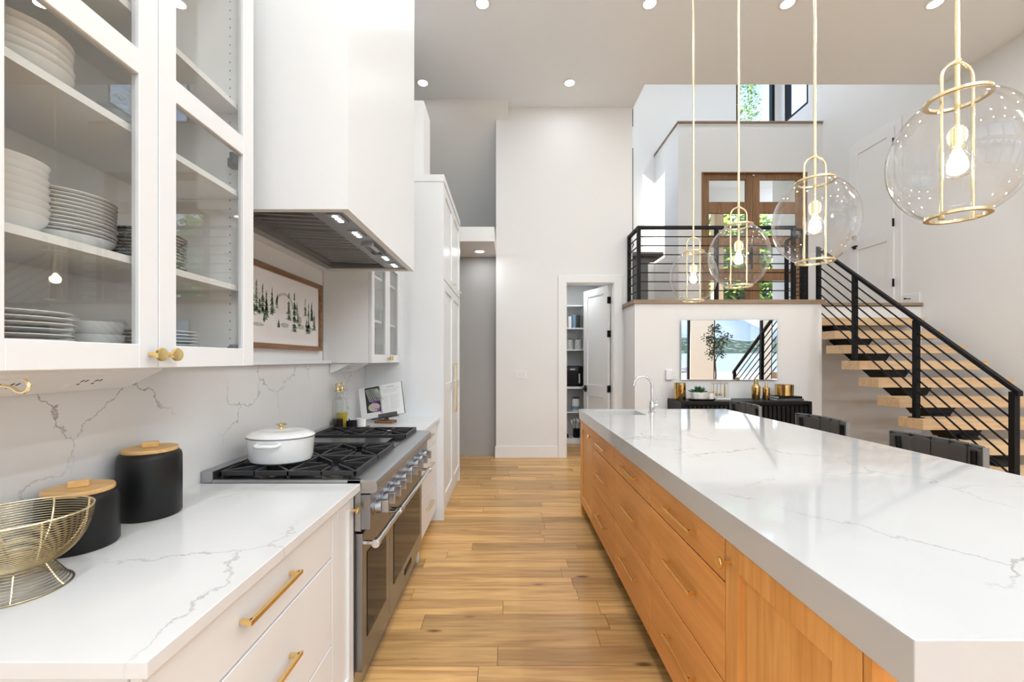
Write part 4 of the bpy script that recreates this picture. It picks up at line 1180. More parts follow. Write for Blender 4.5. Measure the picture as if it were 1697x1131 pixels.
def door_unit(y0, y1, ky, label, leg):
    t = thing('island_door_cabinet', (1.1, (y0 + y1) / 2, 0), label, 'cabinet')
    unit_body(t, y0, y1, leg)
    d = make('door', shaker_x(XB, 0.021, y0 + 0.003, y1 - 0.003, 0.105, 0.868, 0.075, out=1), 'fir_z', t, **W1)
    make('panel', B().box(XB + 0.011, XB + 0.019, y0 + 0.078, y1 - 0.078, 0.18, 0.793), 'fir_z', d)
    make('knob', knob_x(XB, ky, 0.806, -1, 1.15), 'brass', d)
    if leg: make('leg', B().box(XB, XB + 0.09, y1 - 0.06, y1 - 0.003, 0.0, 0.10), 'fir_z', t)
    return t
t = door_unit(0.80, 1.309, 1.280, 'honey wood shaker door cabinet at the near end of the island', False)
make('end_panel', B().box(XB, 1.64, 0.78, 0.798, 0.0, ZT - 0.092), 'fir_z', t)
make('back_panel', B().box(1.622, 1.64, 0.798, 1.309, 0.0, ZT - 0.092), 'fir_z', t)
t = door_unit(3.347, 3.915, 3.385, 'honey wood shaker door cabinet under the island sink', True)
make('end_panel', B().box(XB + 0.001, 1.64, 3.9155, 3.927, 0.0, ZT - 0.092), 'fir_z', t)
make('back_panel', B().box(1.622, 1.64, 3.347, 3.915, 0.0, ZT - 0.092), 'fir_z', t)
# ------------------------------------------------------------ pendants
XPD, ZG = 1.34, 2.025
def pendant(y, label):
    t = thing('pendant_lamp', (XPD, y, ZG - 0.175), label, 'pendant lamp', 'globe pendants over the island')
    x = XPD
    make('canopy', B().lathe((x, y, ZC), [(0, -0.001), (0.06, -0.001), (0.06, -0.015), (0.05, -0.022), (0, -0.022)], 28), 'brass_pale', t)
    make('stem', B().cyl((x, y, ZG + 0.075), (x, y, ZC - 0.02), 0.0065, n=12), 'brass_pale', t)
    make('collar', B().ball((x, y, ZG + 0.283), 0.0105, 14, 8), 'brass_pale', t)
    pts = [(x - 0.047, y, ZG - 0.178)]
    pts += [(x - 0.047, y, ZG + 0.236)]
    for i in range(1, 12):
        a = pi - pi * i / 12
        pts.append((x + 0.047 * cos(a), y, ZG + 0.236 + 0.047 * sin(a)))
    pts += [(x + 0.047, y, ZG + 0.236), (x + 0.047, y, ZG - 0.178)]
    make('loop_frame', B().tube(pts, 0.0045, 10), 'brass_pale', t)
    def band(z0, z1, r0, r1): return [(r0, z0), (r1, z0), (r1, z1), (r0, z1)]
    make('top_ring', B().lathe((x, y, ZG), band(0.171, 0.179, 0.062, 0.0755), 48, closed=True), 'brass_pale', t)
    br = make('bottom_ring', B().lathe((x, y, ZG), band(-0.179, -0.171, 0.060, 0.0735), 48, closed=True), 'brass_pale', t)
    for s_ in (-1, 1):
        make('cap_nut', B().cyl((x + s_ * 0.047, y, ZG - 0.178), (x + s_ * 0.047, y, ZG - 0.185), 0.008, n=10).box(x + min(s_ * 0.047, s_ * 0.07), x + max(s_ * 0.047, s_ * 0.07), y - 0.005, y + 0.005, ZG - 0.179, ZG - 0.174), 'brass_pale', br)
    R_, b2 = 0.163, 0.19
    a0 = math.asin(0.171 / b2)
    prof = [(R_ * cos(a0 - 2 * a0 * i / 30), b2 * sin(a0 - 2 * a0 * i / 30)) for i in range(31)]
    make('globe', B().lathe((x, y, ZG), prof, 64), 'globe_glass', t)
    make('socket', B().cyl((x, y, ZG + 0.03), (x, y, ZG + 0.085), 0.016, n=20), 'brass_pale', t)
    bl = make('bulb', B().lathe((x, y, ZG - 0.02), [(0.013, 0.052), (0.016, 0.040), (0.032, 0.018), (0.0385, -0.004), (0.036, -0.022), (0.024, -0.036), (0.0, -0.042)], 28), 'globe_glass', t)
    make('filament', B().lathe((x, y, ZG - 0.02), [(0, 0.045), (0.008, 0.043), (0.02, 0.014), (0.023, -0.006), (0.014, -0.022), (0, -0.028)], 16), 'glow_bulb', bl)
    l = bpy.data.lights.new('pendant_light', 'POINT'); l.energy = 1.2; l.color = (1, 0.82, 0.6); l.shadow_soft_size = 0.03
    lo = bpy.data.objects.new('pendant_light', l); COL.objects.link(lo); lo.parent = t; lo.location = (0, 0, 0.155)
    return t
for y, w in ((1.26, 'nearest and largest-looking clear globe pendant with brass rings'), (1.845, 'second clear globe pendant from the camera, over the island'), (2.455, 'third clear globe pendant from the camera, before the front doors'), (3.055, 'farthest clear globe pendant, before the landing railing')):
    pendant(y, w)
# ------------------------------------------------------------ recessed ceiling lights
def can_light(x, y, z, label, power):
    t = thing('ceiling_light', (x, y, z), label, 'ceiling light', 'recessed ceiling lights')
    make('trim_ring', B().lathe((x, y, z), [(0.062, -0.001), (0.088, -0.001), (0.086, -0.007), (0.066, -0.009), (0.062, -0.006)], 32, closed=True), 'trim', t)
    make('lens', B().cyl((x, y, z - 0.001), (x, y, z - 0.005), 0.061, n=28), 'glow_can', t)
    l = bpy.data.lights.new('can_lamp', 'AREA'); l.shape = 'DISK'; l.size = 0.118; l.energy = power; l.color = (0.90, 0.96, 1.0)
    lo = bpy.data.objects.new('can_lamp', l); COL.objects.link(lo); lo.parent = t; lo.location = (0, 0, -0.012)
    return t
cans = [(0.816, 5.60, 'ceiling light nearest the pantry wall'), (-1.13, 5.60, 'ceiling light partly hidden by the range hood'),
        (-0.264, 4.352, 'ceiling light at the top edge left of the pendant rods'), (1.46, 4.352, 'ceiling light at the top edge among the pendant rods'), (2.88, 4.352, 'ceiling light at the top edge right of the second pendant rod'),
        ]
for x, y, lb in cans: can_light(x, y, ZC, lb, CAN_POWER * (0.35 if y > 5 else 1))
for y in (2.9, 1.5, 0.1, -1.4, -2.8):  # unseen rows of lamps, added to fill the kitchen with light
    for x in ((0.5, 1.9, 3.2, 4.6) if y < 0 else (0.1, 3.2, 4.6)): can_light(x, y, ZC, 'added recessed fill light, out of view above and behind the camera', REAR_POWER if y < 1 else CAN_POWER * (2.0 if x < 1 else 1))
for y in (1.5, -0.5, -2.5):  # out-of-view lamps added for more light from the living room side
    for x in (6.4, 8.4): can_light(x, y, ZC, 'added recessed fill light, out of view over the living room', CAN_POWER)
for y in (4.352, ): can_light(4.4, y, ZC, 'added recessed fill light over the stairs', CAN_POWER)  # added to brighten the right wall
can_light(-0.40, 5.93, 2.949, 'small ceiling light in the hallway soffit', 1.5)
can_light(1.1, 6.75, 2.749, 'ceiling light inside the pantry', 3.0)
for x, y in ((2.6, 6.9), (4.4, 6.9)): can_light(x, y, 8.199, 'added fill light, out of view high over the entry landing', CAN_POWER * 3)  # unseen pair added to lift the light on the landing

# ------------------------------------------------------------ bar stools
def stool(y, label):
    xb = 2.36
    t = thing('bar_stool', (2.14, y, 0), label, 'bar stool', 'woven bar stools along the island')
    hw = 0.255
    def bx(v): return xb - 0.05 * (abs(v) / hw) ** 2.2
    for sx_, sy_ in ((-1, -1), (-1, 1), (1, -1), (1, 1)):
        x = 2.13 + sx_ * 0.20; yy = y + sy_ * 0.19
        top = 0.66 if sx_ < 0 else 0.97
        xt = x if sx_ < 0 else bx(hw) - 0.0
        make('leg', B().tube([(x + sx_ * 0.03, yy, 0.0), (x, yy, 0.62)] + ([(xt, y + sy_ * 0.205, top)] if sx_ > 0 else [(x, yy, 0.66)]), 0.014, 10), 'black', t)
    make('seat_frame', B().box(1.90, 2.36, y - 0.215, y - 0.185, 0.63, 0.665).box(1.90, 2.36, y + 0.185, y + 0.215, 0.63, 0.665).box(1.90, 1.93, y - 0.185, y + 0.185, 0.63, 0.665).box(2.33, 2.36, y - 0.185, y + 0.185, 0.63, 0.665), 'black', t)
    make('footrest', B().cyl((1.905, y - 0.19, 0.25), (1.905, y + 0.19, 0.25), 0.011, n=10).cyl((2.35, y - 0.19, 0.25), (2.35, y + 0.19, 0.25), 0.011, n=10), 'black', t)
    for i in range(5):
        yy = y - 0.16 + i * 0.08
        make('seat_strap', B().box(1.905, 2.355, yy - 0.036, yy + 0.036, 0.664 + 0.003 * (i % 2), 0.670 + 0.003 * (i % 2)), 'leather', t)
    # back: upright straps folded over a top rail, woven through two crosswise straps
    n = 5
    make('top_rail', B().tube([(bx(v), y + v, 0.985) for v in [-hw + 2 * hw * i / 12 for i in range(13)]], 0.009, 8), 'black', t)
    for z0, z1, off in ((0.90, 0.965, 1), (0.805, 0.87, -1)):
        b_ = B(); vs2 = []
        m_ = 20
        for i in range(m_ + 1):
            v = -hw + 2 * hw * i / m_
            w = off * 0.006 * (1 if int(min(i / m_ * n, n - 0.01)) % 2 == 0 else -1)
            for dx, z in ((-0.0035, z0), (0.0035, z0), (0.0035, z1), (-0.0035, z1)): vs2.append((bx(v) - w + dx, y + v, z))
        fs2 = []
        for i in range(m_):
            for k in range(4): fs2.append((4 * i + k, 4 * i + (k + 1) % 4, 4 * i + 4 + (k + 1) % 4, 4 * i + 4 + k))
        fs2 += [(0, 1, 2, 3), (4 * m_, 4 * m_ + 1, 4 * m_ + 2, 4 * m_ + 3)]
        b_.add(vs2, fs2); make('cross_strap', b_, 'leather', t)
    for i in range(n):
        v0 = -hw + 2 * hw * i / n + 0.0045; v1 = -hw + 2 * hw * (i + 1) / n - 0.0045
        vm = (v0 + v1) / 2
        sl_ = (bx(v1) - bx(v0)) / (v1 - v0)
        u = Vector((sl_, 1, 0)).normalized(); nrm = Vector((-1, sl_, 0)).normalized()
        c0_ = Vector((bx(vm), y + vm, 0))
        b_ = B(); hh = (v1 - v0) / 2
        prof = [(0.011, 0.70), (0.011, 0.975), (0.008, 0.993), (0.0, 1.0), (-0.008, 0.993), (-0.011, 0.975), (-0.011, 0.70)]
        inner = [(0.007, 0.70), (0.007, 0.975), (0.0, 0.992), (-0.007, 0.975), (-0.007, 0.70)]
        vs2 = []
        for s_ in (-1, 1):
            for d_, z in prof: vs2.append(tuple(c0_ + u * (s_ * hh) + nrm * d_ + Vector((0, 0, z))))
        m_ = len(prof)
        fs2 = [(k, k + 1, m_ + k + 1, m_ + k) for k in range(m_ - 1)] + [tuple(range(m_)), tuple(range(2 * m_ - 1, m_ - 1, -1)), (0, m_, 2 * m_ - 1, m_ - 1)]
        b_.add(vs2, fs2)
        make('back_strap', b_, 'leather', t, bevel=0.0015)
        if i in (0, n - 1):
            s_ = -1 if i == 0 else 1
            make('edge_binding', B().obox(tuple(c0_ + u * (s_ * (hh + 0.008)) + Vector((0, 0, 0.85))), u, nrm, (0, 0, 1), 0.003, 0.0115, 0.145), 'leather_edge', t)
stool(2.30, 'nearest black woven leather bar stool, below the stair newel')
stool(3.13, 'middle black woven leather bar stool, right of the sideboard')
stool(4.13, 'farthest black woven leather bar stool, before the sideboard')

# ------------------------------------------------------------ stairs and railings
st = thing('staircase', (4.83, 4.5, 0), 'open staircase of thick pale oak treads on a black steel spine', 'staircase')
TX0, TX1 = 4.08, 5.58
G, RZ = 0.25, 0.1925
tr = []
for n_ in range(1, 11):
    yf = 5.654 - (n_ - 1) * G; z = 1.988 - (n_ - 1) * RZ
    tr.append((yf, z))
    x0 = TX0 if yf + 0.27 < YL - 0.005 else 4.18
    d = make('tread', B().box(x0, TX1, yf, yf + 0.265, z - 0.102, z), 'tread', st, bevel=0.002)
    # black folded bracket between treads
    if n_ < 10:
        make('bracket', B().prism([(4.36, z - 0.104), (4.70, z - 0.104), (4.64, z - RZ + 0.001), (4.42, z - RZ + 0.001)], 1, yf + 0.03, yf + 0.24), 'rail_black', st)
y_a, z_a = tr[0][0] + 0.2, tr[0][1] - 0.11; y_b, z_b = tr[-1][0] + 0.05, tr[-1][1] - 0.11
make('stringer', B().prism([(y_a, z_a - 0.02), (y_a, z_a - 0.20), (y_b + 0.03, 0.0), (y_b - 0.05, 0.0), (y_b - 0.05, z_b)], 0, 4.45, 4.61), 'rail_black', st)

rl = thing('stair_railing', (4.14, 4.6, 0.25), 'black steel stair railing with slanted bars', 'railing')
RX = 4.145
ra, rb_ = (3.44, 1.145), (5.66, 2.923)
sl2 = (rb_[1] - ra[1]) / (rb_[0] - ra[0])
def rz(y): return ra[1] + (y - ra[0]) * sl2
b_ = B().prism([(ra[0] - 0.025, rz(ra[0]) - 0.02), (rb_[0], rz(rb_[0]) - 0.022), (rb_[0], rz(rb_[0]) + 0.022), (ra[0] - 0.025, rz(ra[0]) + 0.022)], 0, RX - 0.022, RX + 0.022)
make('handrail', b_, 'rail_black', rl, bevel=0.003)
def tread_at(y):
    for yf, z in tr:
        if y >= yf: return z
    return 0.0
for y in (3.46, 4.29, 5.05):
    zb = max(z for yf, z in tr if yf <= y <= yf + 0.265)
    p = make('post', B().box(RX - 0.022, RX + 0.022, y - 0.022, y + 0.022, zb, rz(y)), 'rail_black', rl)
    make('foot_plate', B().box(RX - 0.045, RX + 0.045, y - 0.045, y + 0.045, zb, zb + 0.008), 'rail_black', p)
make('post', B().box(RX - 0.022, RX + 0.022, 5.617, 5.661, 2.2225, rz(5.64)), 'rail_black', rl)
for i in range(1, 8):
    dz = 0.118 * i
    y0, y1 = 3.46, 5.64
    if rz(y1) - dz < 2.24: y1 = 5.58
    make('bar', B().prism([(y0, rz(y0) - dz - 0.007), (y1, rz(y1) - dz - 0.007), (y1, rz(y1) - dz + 0.007), (y0, rz(y0) - dz + 0.007)], 0, RX - 0.006, RX + 0.006), 'rail_black', rl)
# landing railing
lr = thing('landing_railing', (2.8, 5.70, 2.222), 'black steel railing with level bars along the landing edge', 'railing')
LY, LX = YL + 0.06, 1.755
ztop = 3.21
make('top_rail', B().box(LX - 0.022, 3.86, LY - 0.022, LY + 0.022, ztop - 0.03, ztop + 0.012).box(LX - 0.022, LX + 0.022, LY + 0.022, YP - 0.005, ztop - 0.03, ztop + 0.012), 'rail_black', lr, bevel=0.003)
for x in (LX, 2.80, 3.835):
    make('post', B().box(x - 0.022, x + 0.022, LY - 0.022, LY + 0.022, 2.222, ztop - 0.03), 'rail_black', lr)
make('post', B().box(LX - 0.022, LX + 0.022, YP - 0.05, YP - 0.006, 2.222, ztop - 0.03), 'rail_black', lr)
for i in range(1, 8):
    z = ztop - 0.01 - 0.121 * i
    make('bar', B().box(LX + 0.022, 3.835, LY - 0.006, LY + 0.006, z - 0.006, z + 0.006), 'rail_black', lr)
    make('bar', B().box(LX - 0.006, LX + 0.006, LY + 0.022, YP - 0.05, z - 0.006, z + 0.006), 'rail_black', lr)
# short return railing beside the stair opening
sr = thing('return_railing', (4.12, 5.9, 2.222), 'short black railing returning along the stair opening', 'railing')
for (x, y) in ((4.0, 5.75), (4.13, 5.86), (4.12, 6.25)):
    make('post', B().box(x - 0.02, x + 0.02, y - 0.02, y + 0.02, 2.224, 3.18), 'rail_black', sr)
make('top_rail', B().tube([(3.86, 5.69, 3.19), (4.0, 5.75, 3.19), (4.13, 5.86, 3.19), (4.12, 6.25, 3.19)], 0.02, 8), 'rail_black', sr)
for i in range(1, 8):
    z = 3.19 - 0.121 * i
    make('bar', B().tube([(3.86, 5.69, z), (4.0, 5.75, z), (4.13, 5.86, z), (4.12, 6.25, z)], 0.006, 6), 'rail_black', sr)
# dark console table and ornament on the landing
ct = thing('console_table', (2.15, 6.5, 2.182), 'dark pedestal table on the landing behind the railing', 'table')
make('top', B().box(1.83, 2.33, 6.32, 6.75, 2.98, 3.04), 'dark_grey', ct, bevel=0.01)
make('pedestal', B().box(1.90, 2.12, 6.40, 6.65, 2.225, 2.90).prism([(1.90, 2.90), (2.12, 2.90), (2.28, 2.98), (1.84, 2.98)], 1, 6.40, 6.65), 'dark_grey', ct)
make('base', B().box(1.86, 2.16, 6.36, 6.70, 2.182, 2.225), 'dark_grey', ct)
cn = thing('candle_holder', (1.92, 6.5, 3.0405), 'thin dark ornament standing on the landing table', 'ornament')
make('base', B().lathe((1.92, 6.5, 3.0405), [(0, 0), (0.04, 0), (0.04, 0.01), (0.012, 0.02), (0, 0.02)], 16), 'black', cn)
make('stem', B().tube([(1.92, 6.5, 3.05), (1.90, 6.5, 3.12), (1.93, 6.5, 3.2), (1.90, 6.5, 3.27)], 0.009, 8), 'black', cn)
# ------------------------------------------------------------ sideboard under the mirror
SZ = 0.912
sb = thing('sideboard', (2.92, 5.39, 0), 'black sideboard with fluted door fronts under the mirror', 'sideboard')
X0, X1, Y0, Y1 = 2.117, 3.72, 5.169, 5.612
make('top', B().box(X0, X1, Y0, Y1, SZ - 0.035, SZ), 'black', sb, bevel=0.002)
make('side', B().box(X0, X0 + 0.035, Y0, Y1, 0.08, SZ - 0.036), 'black', sb)
make('side', B().box(X1 - 0.035, X1, Y0, Y1, 0.08, SZ - 0.036), 'black', sb)
make('bottom', B().box(X0 + 0.035, X1 - 0.035, Y0, Y1, 0.08, 0.115), 'black', sb)
make('back', B().box(X0 + 0.035, X1 - 0.035, Y0 + 0.05, Y1, 0.115, SZ - 0.036), 'black', sb)
n = 28; w = (X1 - X0 - 0.08) / n
for i in range(n):
    a = X0 + 0.04 + i * w
    make('flute', B().prism([(a + 0.004, Y0 + 0.045), (a + 0.008, Y0 + 0.012), (a + w - 0.008, Y0 + 0.012), (a + w - 0.004, Y0 + 0.045)], 2, 0.118, SZ - 0.06), 'black', sb)
for x in (X0 + 0.08, X1 - 0.12):
    for y in (Y0 + 0.04, Y1 - 0.08): make('foot', B().box(x, x + 0.04, y, y + 0.04, 0, 0.08), 'black', sb)
# mirror, hung with its top leaning out a touch
mr = thing('mirror', (2.9275, 5.605, 1.156), 'wide rectangular wall mirror with a thin metal rim', 'mirror')
mx0, mx1, mz0, mz1 = 2.29, 3.565, 1.156, 1.952
make('mirror_glass', B().box(mx0 + 0.008, mx1 - 0.008, 5.596, 5.602, mz0 + 0.008, mz1 - 0.008), 'mirror', mr)
make('rim', B().box(mx0, mx1, 5.592, 5.604, mz0, mz0 + 0.008).box(mx0, mx1, 5.592, 5.604, mz1 - 0.008, mz1).box(mx0, mx0 + 0.008, 5.592, 5.604, mz0 + 0.008, mz1 - 0.008).box(mx1 - 0.008, mx1, 5.592, 5.604, mz0 + 0.008, mz1 - 0.008), 'chrome', mr)
mr.rotation_euler = (radians(0.55), 0, 0)
tag(make('smart_plug', B().box(2.087, 2.185, 5.575, 5.6195, 1.15, 1.30), 'trim', bevel=0.02, seg=4), 'rounded white plug-in device left of the mirror', 'plug')
op = thing('outlet', (2.215, 5.6165, 1.15), 'white wall outlet plate beside the plug-in device', 'outlet')
make('plate', B().box(2.19, 2.245, 5.6145, 5.6195, 1.16, 1.275), 'trim', op, bevel=0.002)
make('socket', B().box(2.203, 2.232, 5.613, 5.6145, 1.175, 1.21).box(2.203, 2.232, 5.613, 5.6145, 1.225, 1.26), 'ceramic', op)
sp = thing('light_switch', (0.178, YP - 0.003, 1.148), 'white triple rocker switch plate on the tall wall', 'switch')
make('plate', B().box(0.092, 0.264, YP - 0.006, YP - 0.0005, 1.148, 1.268), 'trim', sp, bevel=0.002)
for i in range(3):
    x = 0.178 + (i - 1) * 0.047
    make('rocker', B().box(x - 0.016, x + 0.016, YP - 0.010, YP - 0.006, 1.175, 1.241), 'ceramic', sp, bevel=0.001)
# objects on the sideboard
SZ1 = SZ + 0.0005
tag(make('vase', B().lathe((2.205, 5.42, SZ1), [(0, 0), (0.070, 0), (0.072, 0.003), (0.072, 0.213), (0.068, 0.213), (0.066, 0.02), (0, 0.02)], 36), 'gold'), 'tall gold cylinder vase at the left end of the sideboard', 'vase')
tag(make('tray', B().lathe((2.44, 5.33, SZ1), [(0, 0), (0.15, 0), (0.185, 0.022), (0.19, 0.022), (0.155, 0.004), (0, 0.004)], 40, 1.0, 0.55), 'wire'), 'low dark bronze oval tray under the succulent', 'tray')
pt = thing('potted_succulent', (2.40, 5.33, SZ1 + 0.0045), 'green succulent in a pale faceted bowl planter', 'plant')
zp = SZ1 + 0.0045
make('planter', B().lathe((2.40, 5.33, zp), [(0, 0), (0.075, 0), (0.088, 0.02), (0.102, 0.085), (0.100, 0.10), (0.094, 0.10), (0.09, 0.085), (0, 0.08)], 10, 1.0, 0.82, smooth=False), 'ceramic', pt)
b_ = B()
for i in range(110):
    a = rnd.uniform(0, 2 * pi); ph_ = rnd.uniform(0.05, 1.25); L = rnd.uniform(0.05, 0.10)
    d_ = Vector((cos(a) * sin(ph_), sin(a) * sin(ph_) * 0.8, cos(ph_)))
    p0 = Vector((2.40 + cos(a) * 0.05 * sin(ph_), 5.33 + sin(a) * 0.04 * sin(ph_), zp + 0.082))
    m1 = p0 + d_ * L * 0.55
    b_.tube([p0, m1, p0 + d_ * L], [0.006, 0.0085, 0.0012], 5)
make('leaves', b_, 'succulent', pt)
jg = thing('ornament', (2.56, 5.33, SZ1 + 0.0045), 'small white vessel with a gold bird on the tray', 'ornament')
make('vessel', B().lathe((2.56, 5.33, SZ1 + 0.0045), [(0, 0), (0.03, 0), (0.034, 0.03), (0.028, 0.085), (0, 0.085)], 20), 'ceramic', jg)
make('bird', B().lathe((2.56, 5.33, SZ1 + 0.0905), [(0, 0), (0.014, 0.003), (0.02, 0.012), (0.013, 0.022), (0, 0.026)], 14, 1.9, 0.9).cyl((2.59, 5.33, SZ1 + 0.105), (2.62, 5.33, SZ1 + 0.112), 0.007, 0.001, n=8), 'brass', jg)
bs_ = thing('bar_tool_set', (2.70, 5.44, SZ1), 'gold bar tools hanging in an acrylic stand on a white base', 'bar tools')
make('base', B().box(2.60, 2.845, 5.39, 5.49, SZ1, SZ1 + 0.018), 'ceramic', bs_, bevel=0.003)
make('stand', B().box(2.615, 2.62, 5.41, 5.47, SZ1 + 0.018, SZ1 + 0.225).box(2.825, 2.83, 5.41, 5.47, SZ1 + 0.018, SZ1 + 0.225).box(2.62, 2.825, 5.42, 5.46, SZ1 + 0.218, SZ1 + 0.225), 'glass', bs_)
make('tool_rail', B().cyl((2.62, 5.44, SZ1 + 0.205), (2.825, 5.44, SZ1 + 0.205), 0.004, n=8), 'gold', bs_)
for x, kind in ((2.645, 0), (2.69, 1), (2.735, 1), (2.79, 2)):
    b_ = B().cyl((x, 5.44, SZ1 + 0.08), (x, 5.44, SZ1 + 0.205), 0.0035, n=8)
    if kind == 0: b_.lathe((x, 5.44, SZ1 + 0.05), [(0, 0.02), (0.032, 0.022), (0.032, 0.028), (0, 0.03)], 18)
    elif kind == 1: b_.ball((x, 5.44, SZ1 + 0.062), 0.02, 14, 8)
    else: b_.cyl((x, 5.44, SZ1 + 0.03), (x, 5.44, SZ1 + 0.19), 0.012, 0.009, n=12)
    make('tool', b_, 'gold', bs_)
sh = thing('cocktail_shaker', (3.155, 5.38, SZ1), 'tall gold cocktail shaker, left of the gold bottle', 'shaker')
make('body', B().lathe((3.155, 5.38, SZ1), [(0, 0), (0.042, 0), (0.044, 0.004), (0.054, 0.15), (0.054, 0.165), (0.05, 0.178), (0.034, 0.195), (0, 0.195)], 32), 'gold', sh)
make('cap', B().lathe((3.155, 5.38, SZ1 + 0.195), [(0, 0), (0.033, 0), (0.032, 0.008), (0.025, 0.012), (0.023, 0.06), (0.026, 0.062), (0.026, 0.07), (0, 0.074)], 28), 'gold', sh)
sh = thing('bottle', (3.285, 5.38, SZ1), 'shorter gold bottle between the shaker and the books', 'bottle')
make('body', B().lathe((3.285, 5.38, SZ1), [(0, 0), (0.041, 0), (0.043, 0.004), (0.043, 0.14), (0.046, 0.142), (0.046, 0.15), (0.04, 0.16), (0.018, 0.17), (0, 0.17)], 32), 'gold', sh)
make('neck', B().lathe((3.285, 5.38, SZ1 + 0.17), [(0, 0), (0.017, 0), (0.017, 0.058), (0, 0.06)], 20), 'brass_pale', sh)
def book(x0, x1, z, t, label, rot, mats):
    o = thing('book', ((x0 + x1) / 2, 5.37, z), label, 'book')
    make('cover', B().box(x0, x1, 5.26, 5.48, z, z + 0.003).box(x0, x1, 5.26, 5.48, z + t - 0.003, z + t).box(x0, x1, 5.257, 5.26, z, z + t), mats, o)
    make('pages', B().box(x0 + 0.004, x1 - 0.004, 5.2602, 5.476, z + 0.003, z + t - 0.003), 'paper', o)
    o.rotation_euler = (0, 0, rot)
book(3.36, 3.68, SZ1, 0.028, 'bottom book of the pair under the gold bowl', -0.05, 'dark_grey')
book(3.36, 3.66, SZ1 + 0.0285, 0.026, 'black upper book of the pair under the gold bowl', 0.04, 'black')
zb = SZ1 + 0.055
bo2 = thing('candle_bowl', (3.51, 5.37, zb), 'wide gold bowl standing on two books', 'bowl')
make('bowl', B().lathe((3.51, 5.37, zb), [(0, 0), (0.095, 0), (0.103, 0.006), (0.106, 0.14), (0.102, 0.14), (0.099, 0.02), (0, 0.02)], 40), 'gold', bo2)
make('wick', B().cyl((3.51, 5.37, zb + 0.02), (3.51, 5.37, zb + 0.152), 0.0015, n=6), 'paper', bo2)
make('wax', B().lathe((3.51, 5.37, zb), [(0, 0.105), (0.099, 0.105), (0.099, 0.10), (0, 0.10)], 30), 'ceramic', bo2)

# ------------------------------------------------------------ pantry
ps = thing('pantry_shelving', (1.11, 7.37, 0), 'white built-in pantry shelving behind the open door', 'shelving')
for z, t, y0 in ((2.35, 0.02, 7.15), (1.966, 0.02, 7.15), (1.599, 0.02, 7.15), (0.971, 0.035, 7.10), (0.542, 0.02, 7.15), (0.09, 0.088, 7.15)):
    make('shelf', B().box(0.602, 1.618, y0, 7.598, z - t, z), 'cab', ps)
make('divider', B().box(1.287, 1.307, 7.15, 7.598, 1.60, 1.945).box(1.287, 1.307, 7.15, 7.598, 1.967, 2.329), 'cab', ps)
for x, mat_, lb, h in ((1.06, 'ceramic', 'white tall jar on the upper pantry shelf', 0.20), (1.135, 'blue', 'slate blue tall jar on the upper pantry shelf', 0.225), (1.20, 'print_dark', 'dark tall jar in the middle of the upper pantry shelf', 0.225), (1.255, 'dark_grey', 'charcoal tall jar by the pantry shelf divider', 0.22)):
    t = thing('tall_jar', (x, 7.25, 1.9665), lb, 'jar')
    make('jar', B().lathe((x, 7.25, 1.9665), [(0, 0), (0.027, 0), (0.029, 0.004), (0.029, h - 0.01), (0.026, h), (0, h)], 20), mat_, t)
    make('wick', B().tube([(x, 7.25, 1.9665 + h), (x - 0.006, 7.25, 1.9665 + h + 0.045)], 0.002, 6), 'dark_grey', t)
for x, lb in ((1.065, 'left grey metal canister on the middle pantry shelf'), (1.20, 'right grey metal canister on the middle pantry shelf')):
    t = thing('storage_canister', (x, 7.28, 1.5995), lb, 'canister')
    make('can', B().lathe((x, 7.28, 1.5995), [(0, 0), (0.062, 0), (0.062, 0.17), (0, 0.17)], 28), 'grey_can', t)
    l = make('lid', B().lathe((x, 7.28, 1.7695), [(0, 0), (0.064, 0), (0.064, 0.008), (0, 0.01)], 28), 'dark_grey', t)
    make('knob', B().ball((x, 7.28, 1.787), 0.011, 12, 8), 'black', l)
to = thing('toaster_oven', (1.07, 7.3, 0.9715), 'black countertop oven on the pantry shelf', 'oven')
make('body', B().box(0.86, 1.275, 7.16, 7.48, 0.985, 1.32), 'black', to, bevel=0.02, seg=3)
make('control_panel', B().box(0.89, 1.24, 7.152, 7.16, 1.235, 1.30), 'enamel_black', to)
make('display', B().box(1.05, 1.13, 7.150, 7.152, 1.25, 1.275), 'print_grey', to)
dr = make('door', B().box(0.89, 1.24, 7.148, 7.16, 1.0, 1.225), 'oven_glass', to, bevel=0.004)
make('handle', B().box(1.19, 1.215, 7.12, 7.135, 1.03, 1.19).box(1.195, 1.21, 7.135, 7.148, 1.04, 1.055).box(1.195, 1.21, 7.135, 7.148, 1.165, 1.18), 'grey_can', dr)
make('foot', B().box(0.89, 0.92, 7.19, 7.45, 0.9715, 0.986).box(1.215, 1.245, 7.19, 7.45, 0.9715, 0.986), 'black', to)
tb = thing('powder_tub', (1.165, 7.26, 0.5425), 'white and blue plastic powder tub on the low pantry shelf', 'tub')
make('tub', B().lathe((1.165, 7.26, 0.5425), [(0, 0), (0.066, 0), (0.07, 0.006), (0.07, 0.19), (0.055, 0.215), (0, 0.215)], 32), 'ceramic', tb)
make('label_band', B().lathe((1.165, 7.26, 0.5425), [(0.0702, 0.03), (0.0708, 0.03), (0.0708, 0.09), (0.0702, 0.09)], 32, closed=True), 'blue', tb)
make('lid', B().lathe((1.165, 7.26, 0.7575), [(0, 0), (0.058, 0), (0.058, 0.028), (0, 0.03)], 28), 'dark_grey', tb)
tag(make('bag', B().prism([(1.31, 0.5425), (1.43, 0.5425), (1.43, 0.86), (1.385, 0.88), (1.33, 0.70)], 1, 7.22, 7.42), 'black', bevel=0.01), 'black bag leaning beside the powder tub', 'bag')
ut = thing('utensil_crock', (1.175, 7.27, 0.0905), 'black crock of pale kitchen utensils on the bottom pantry shelf', 'crock')
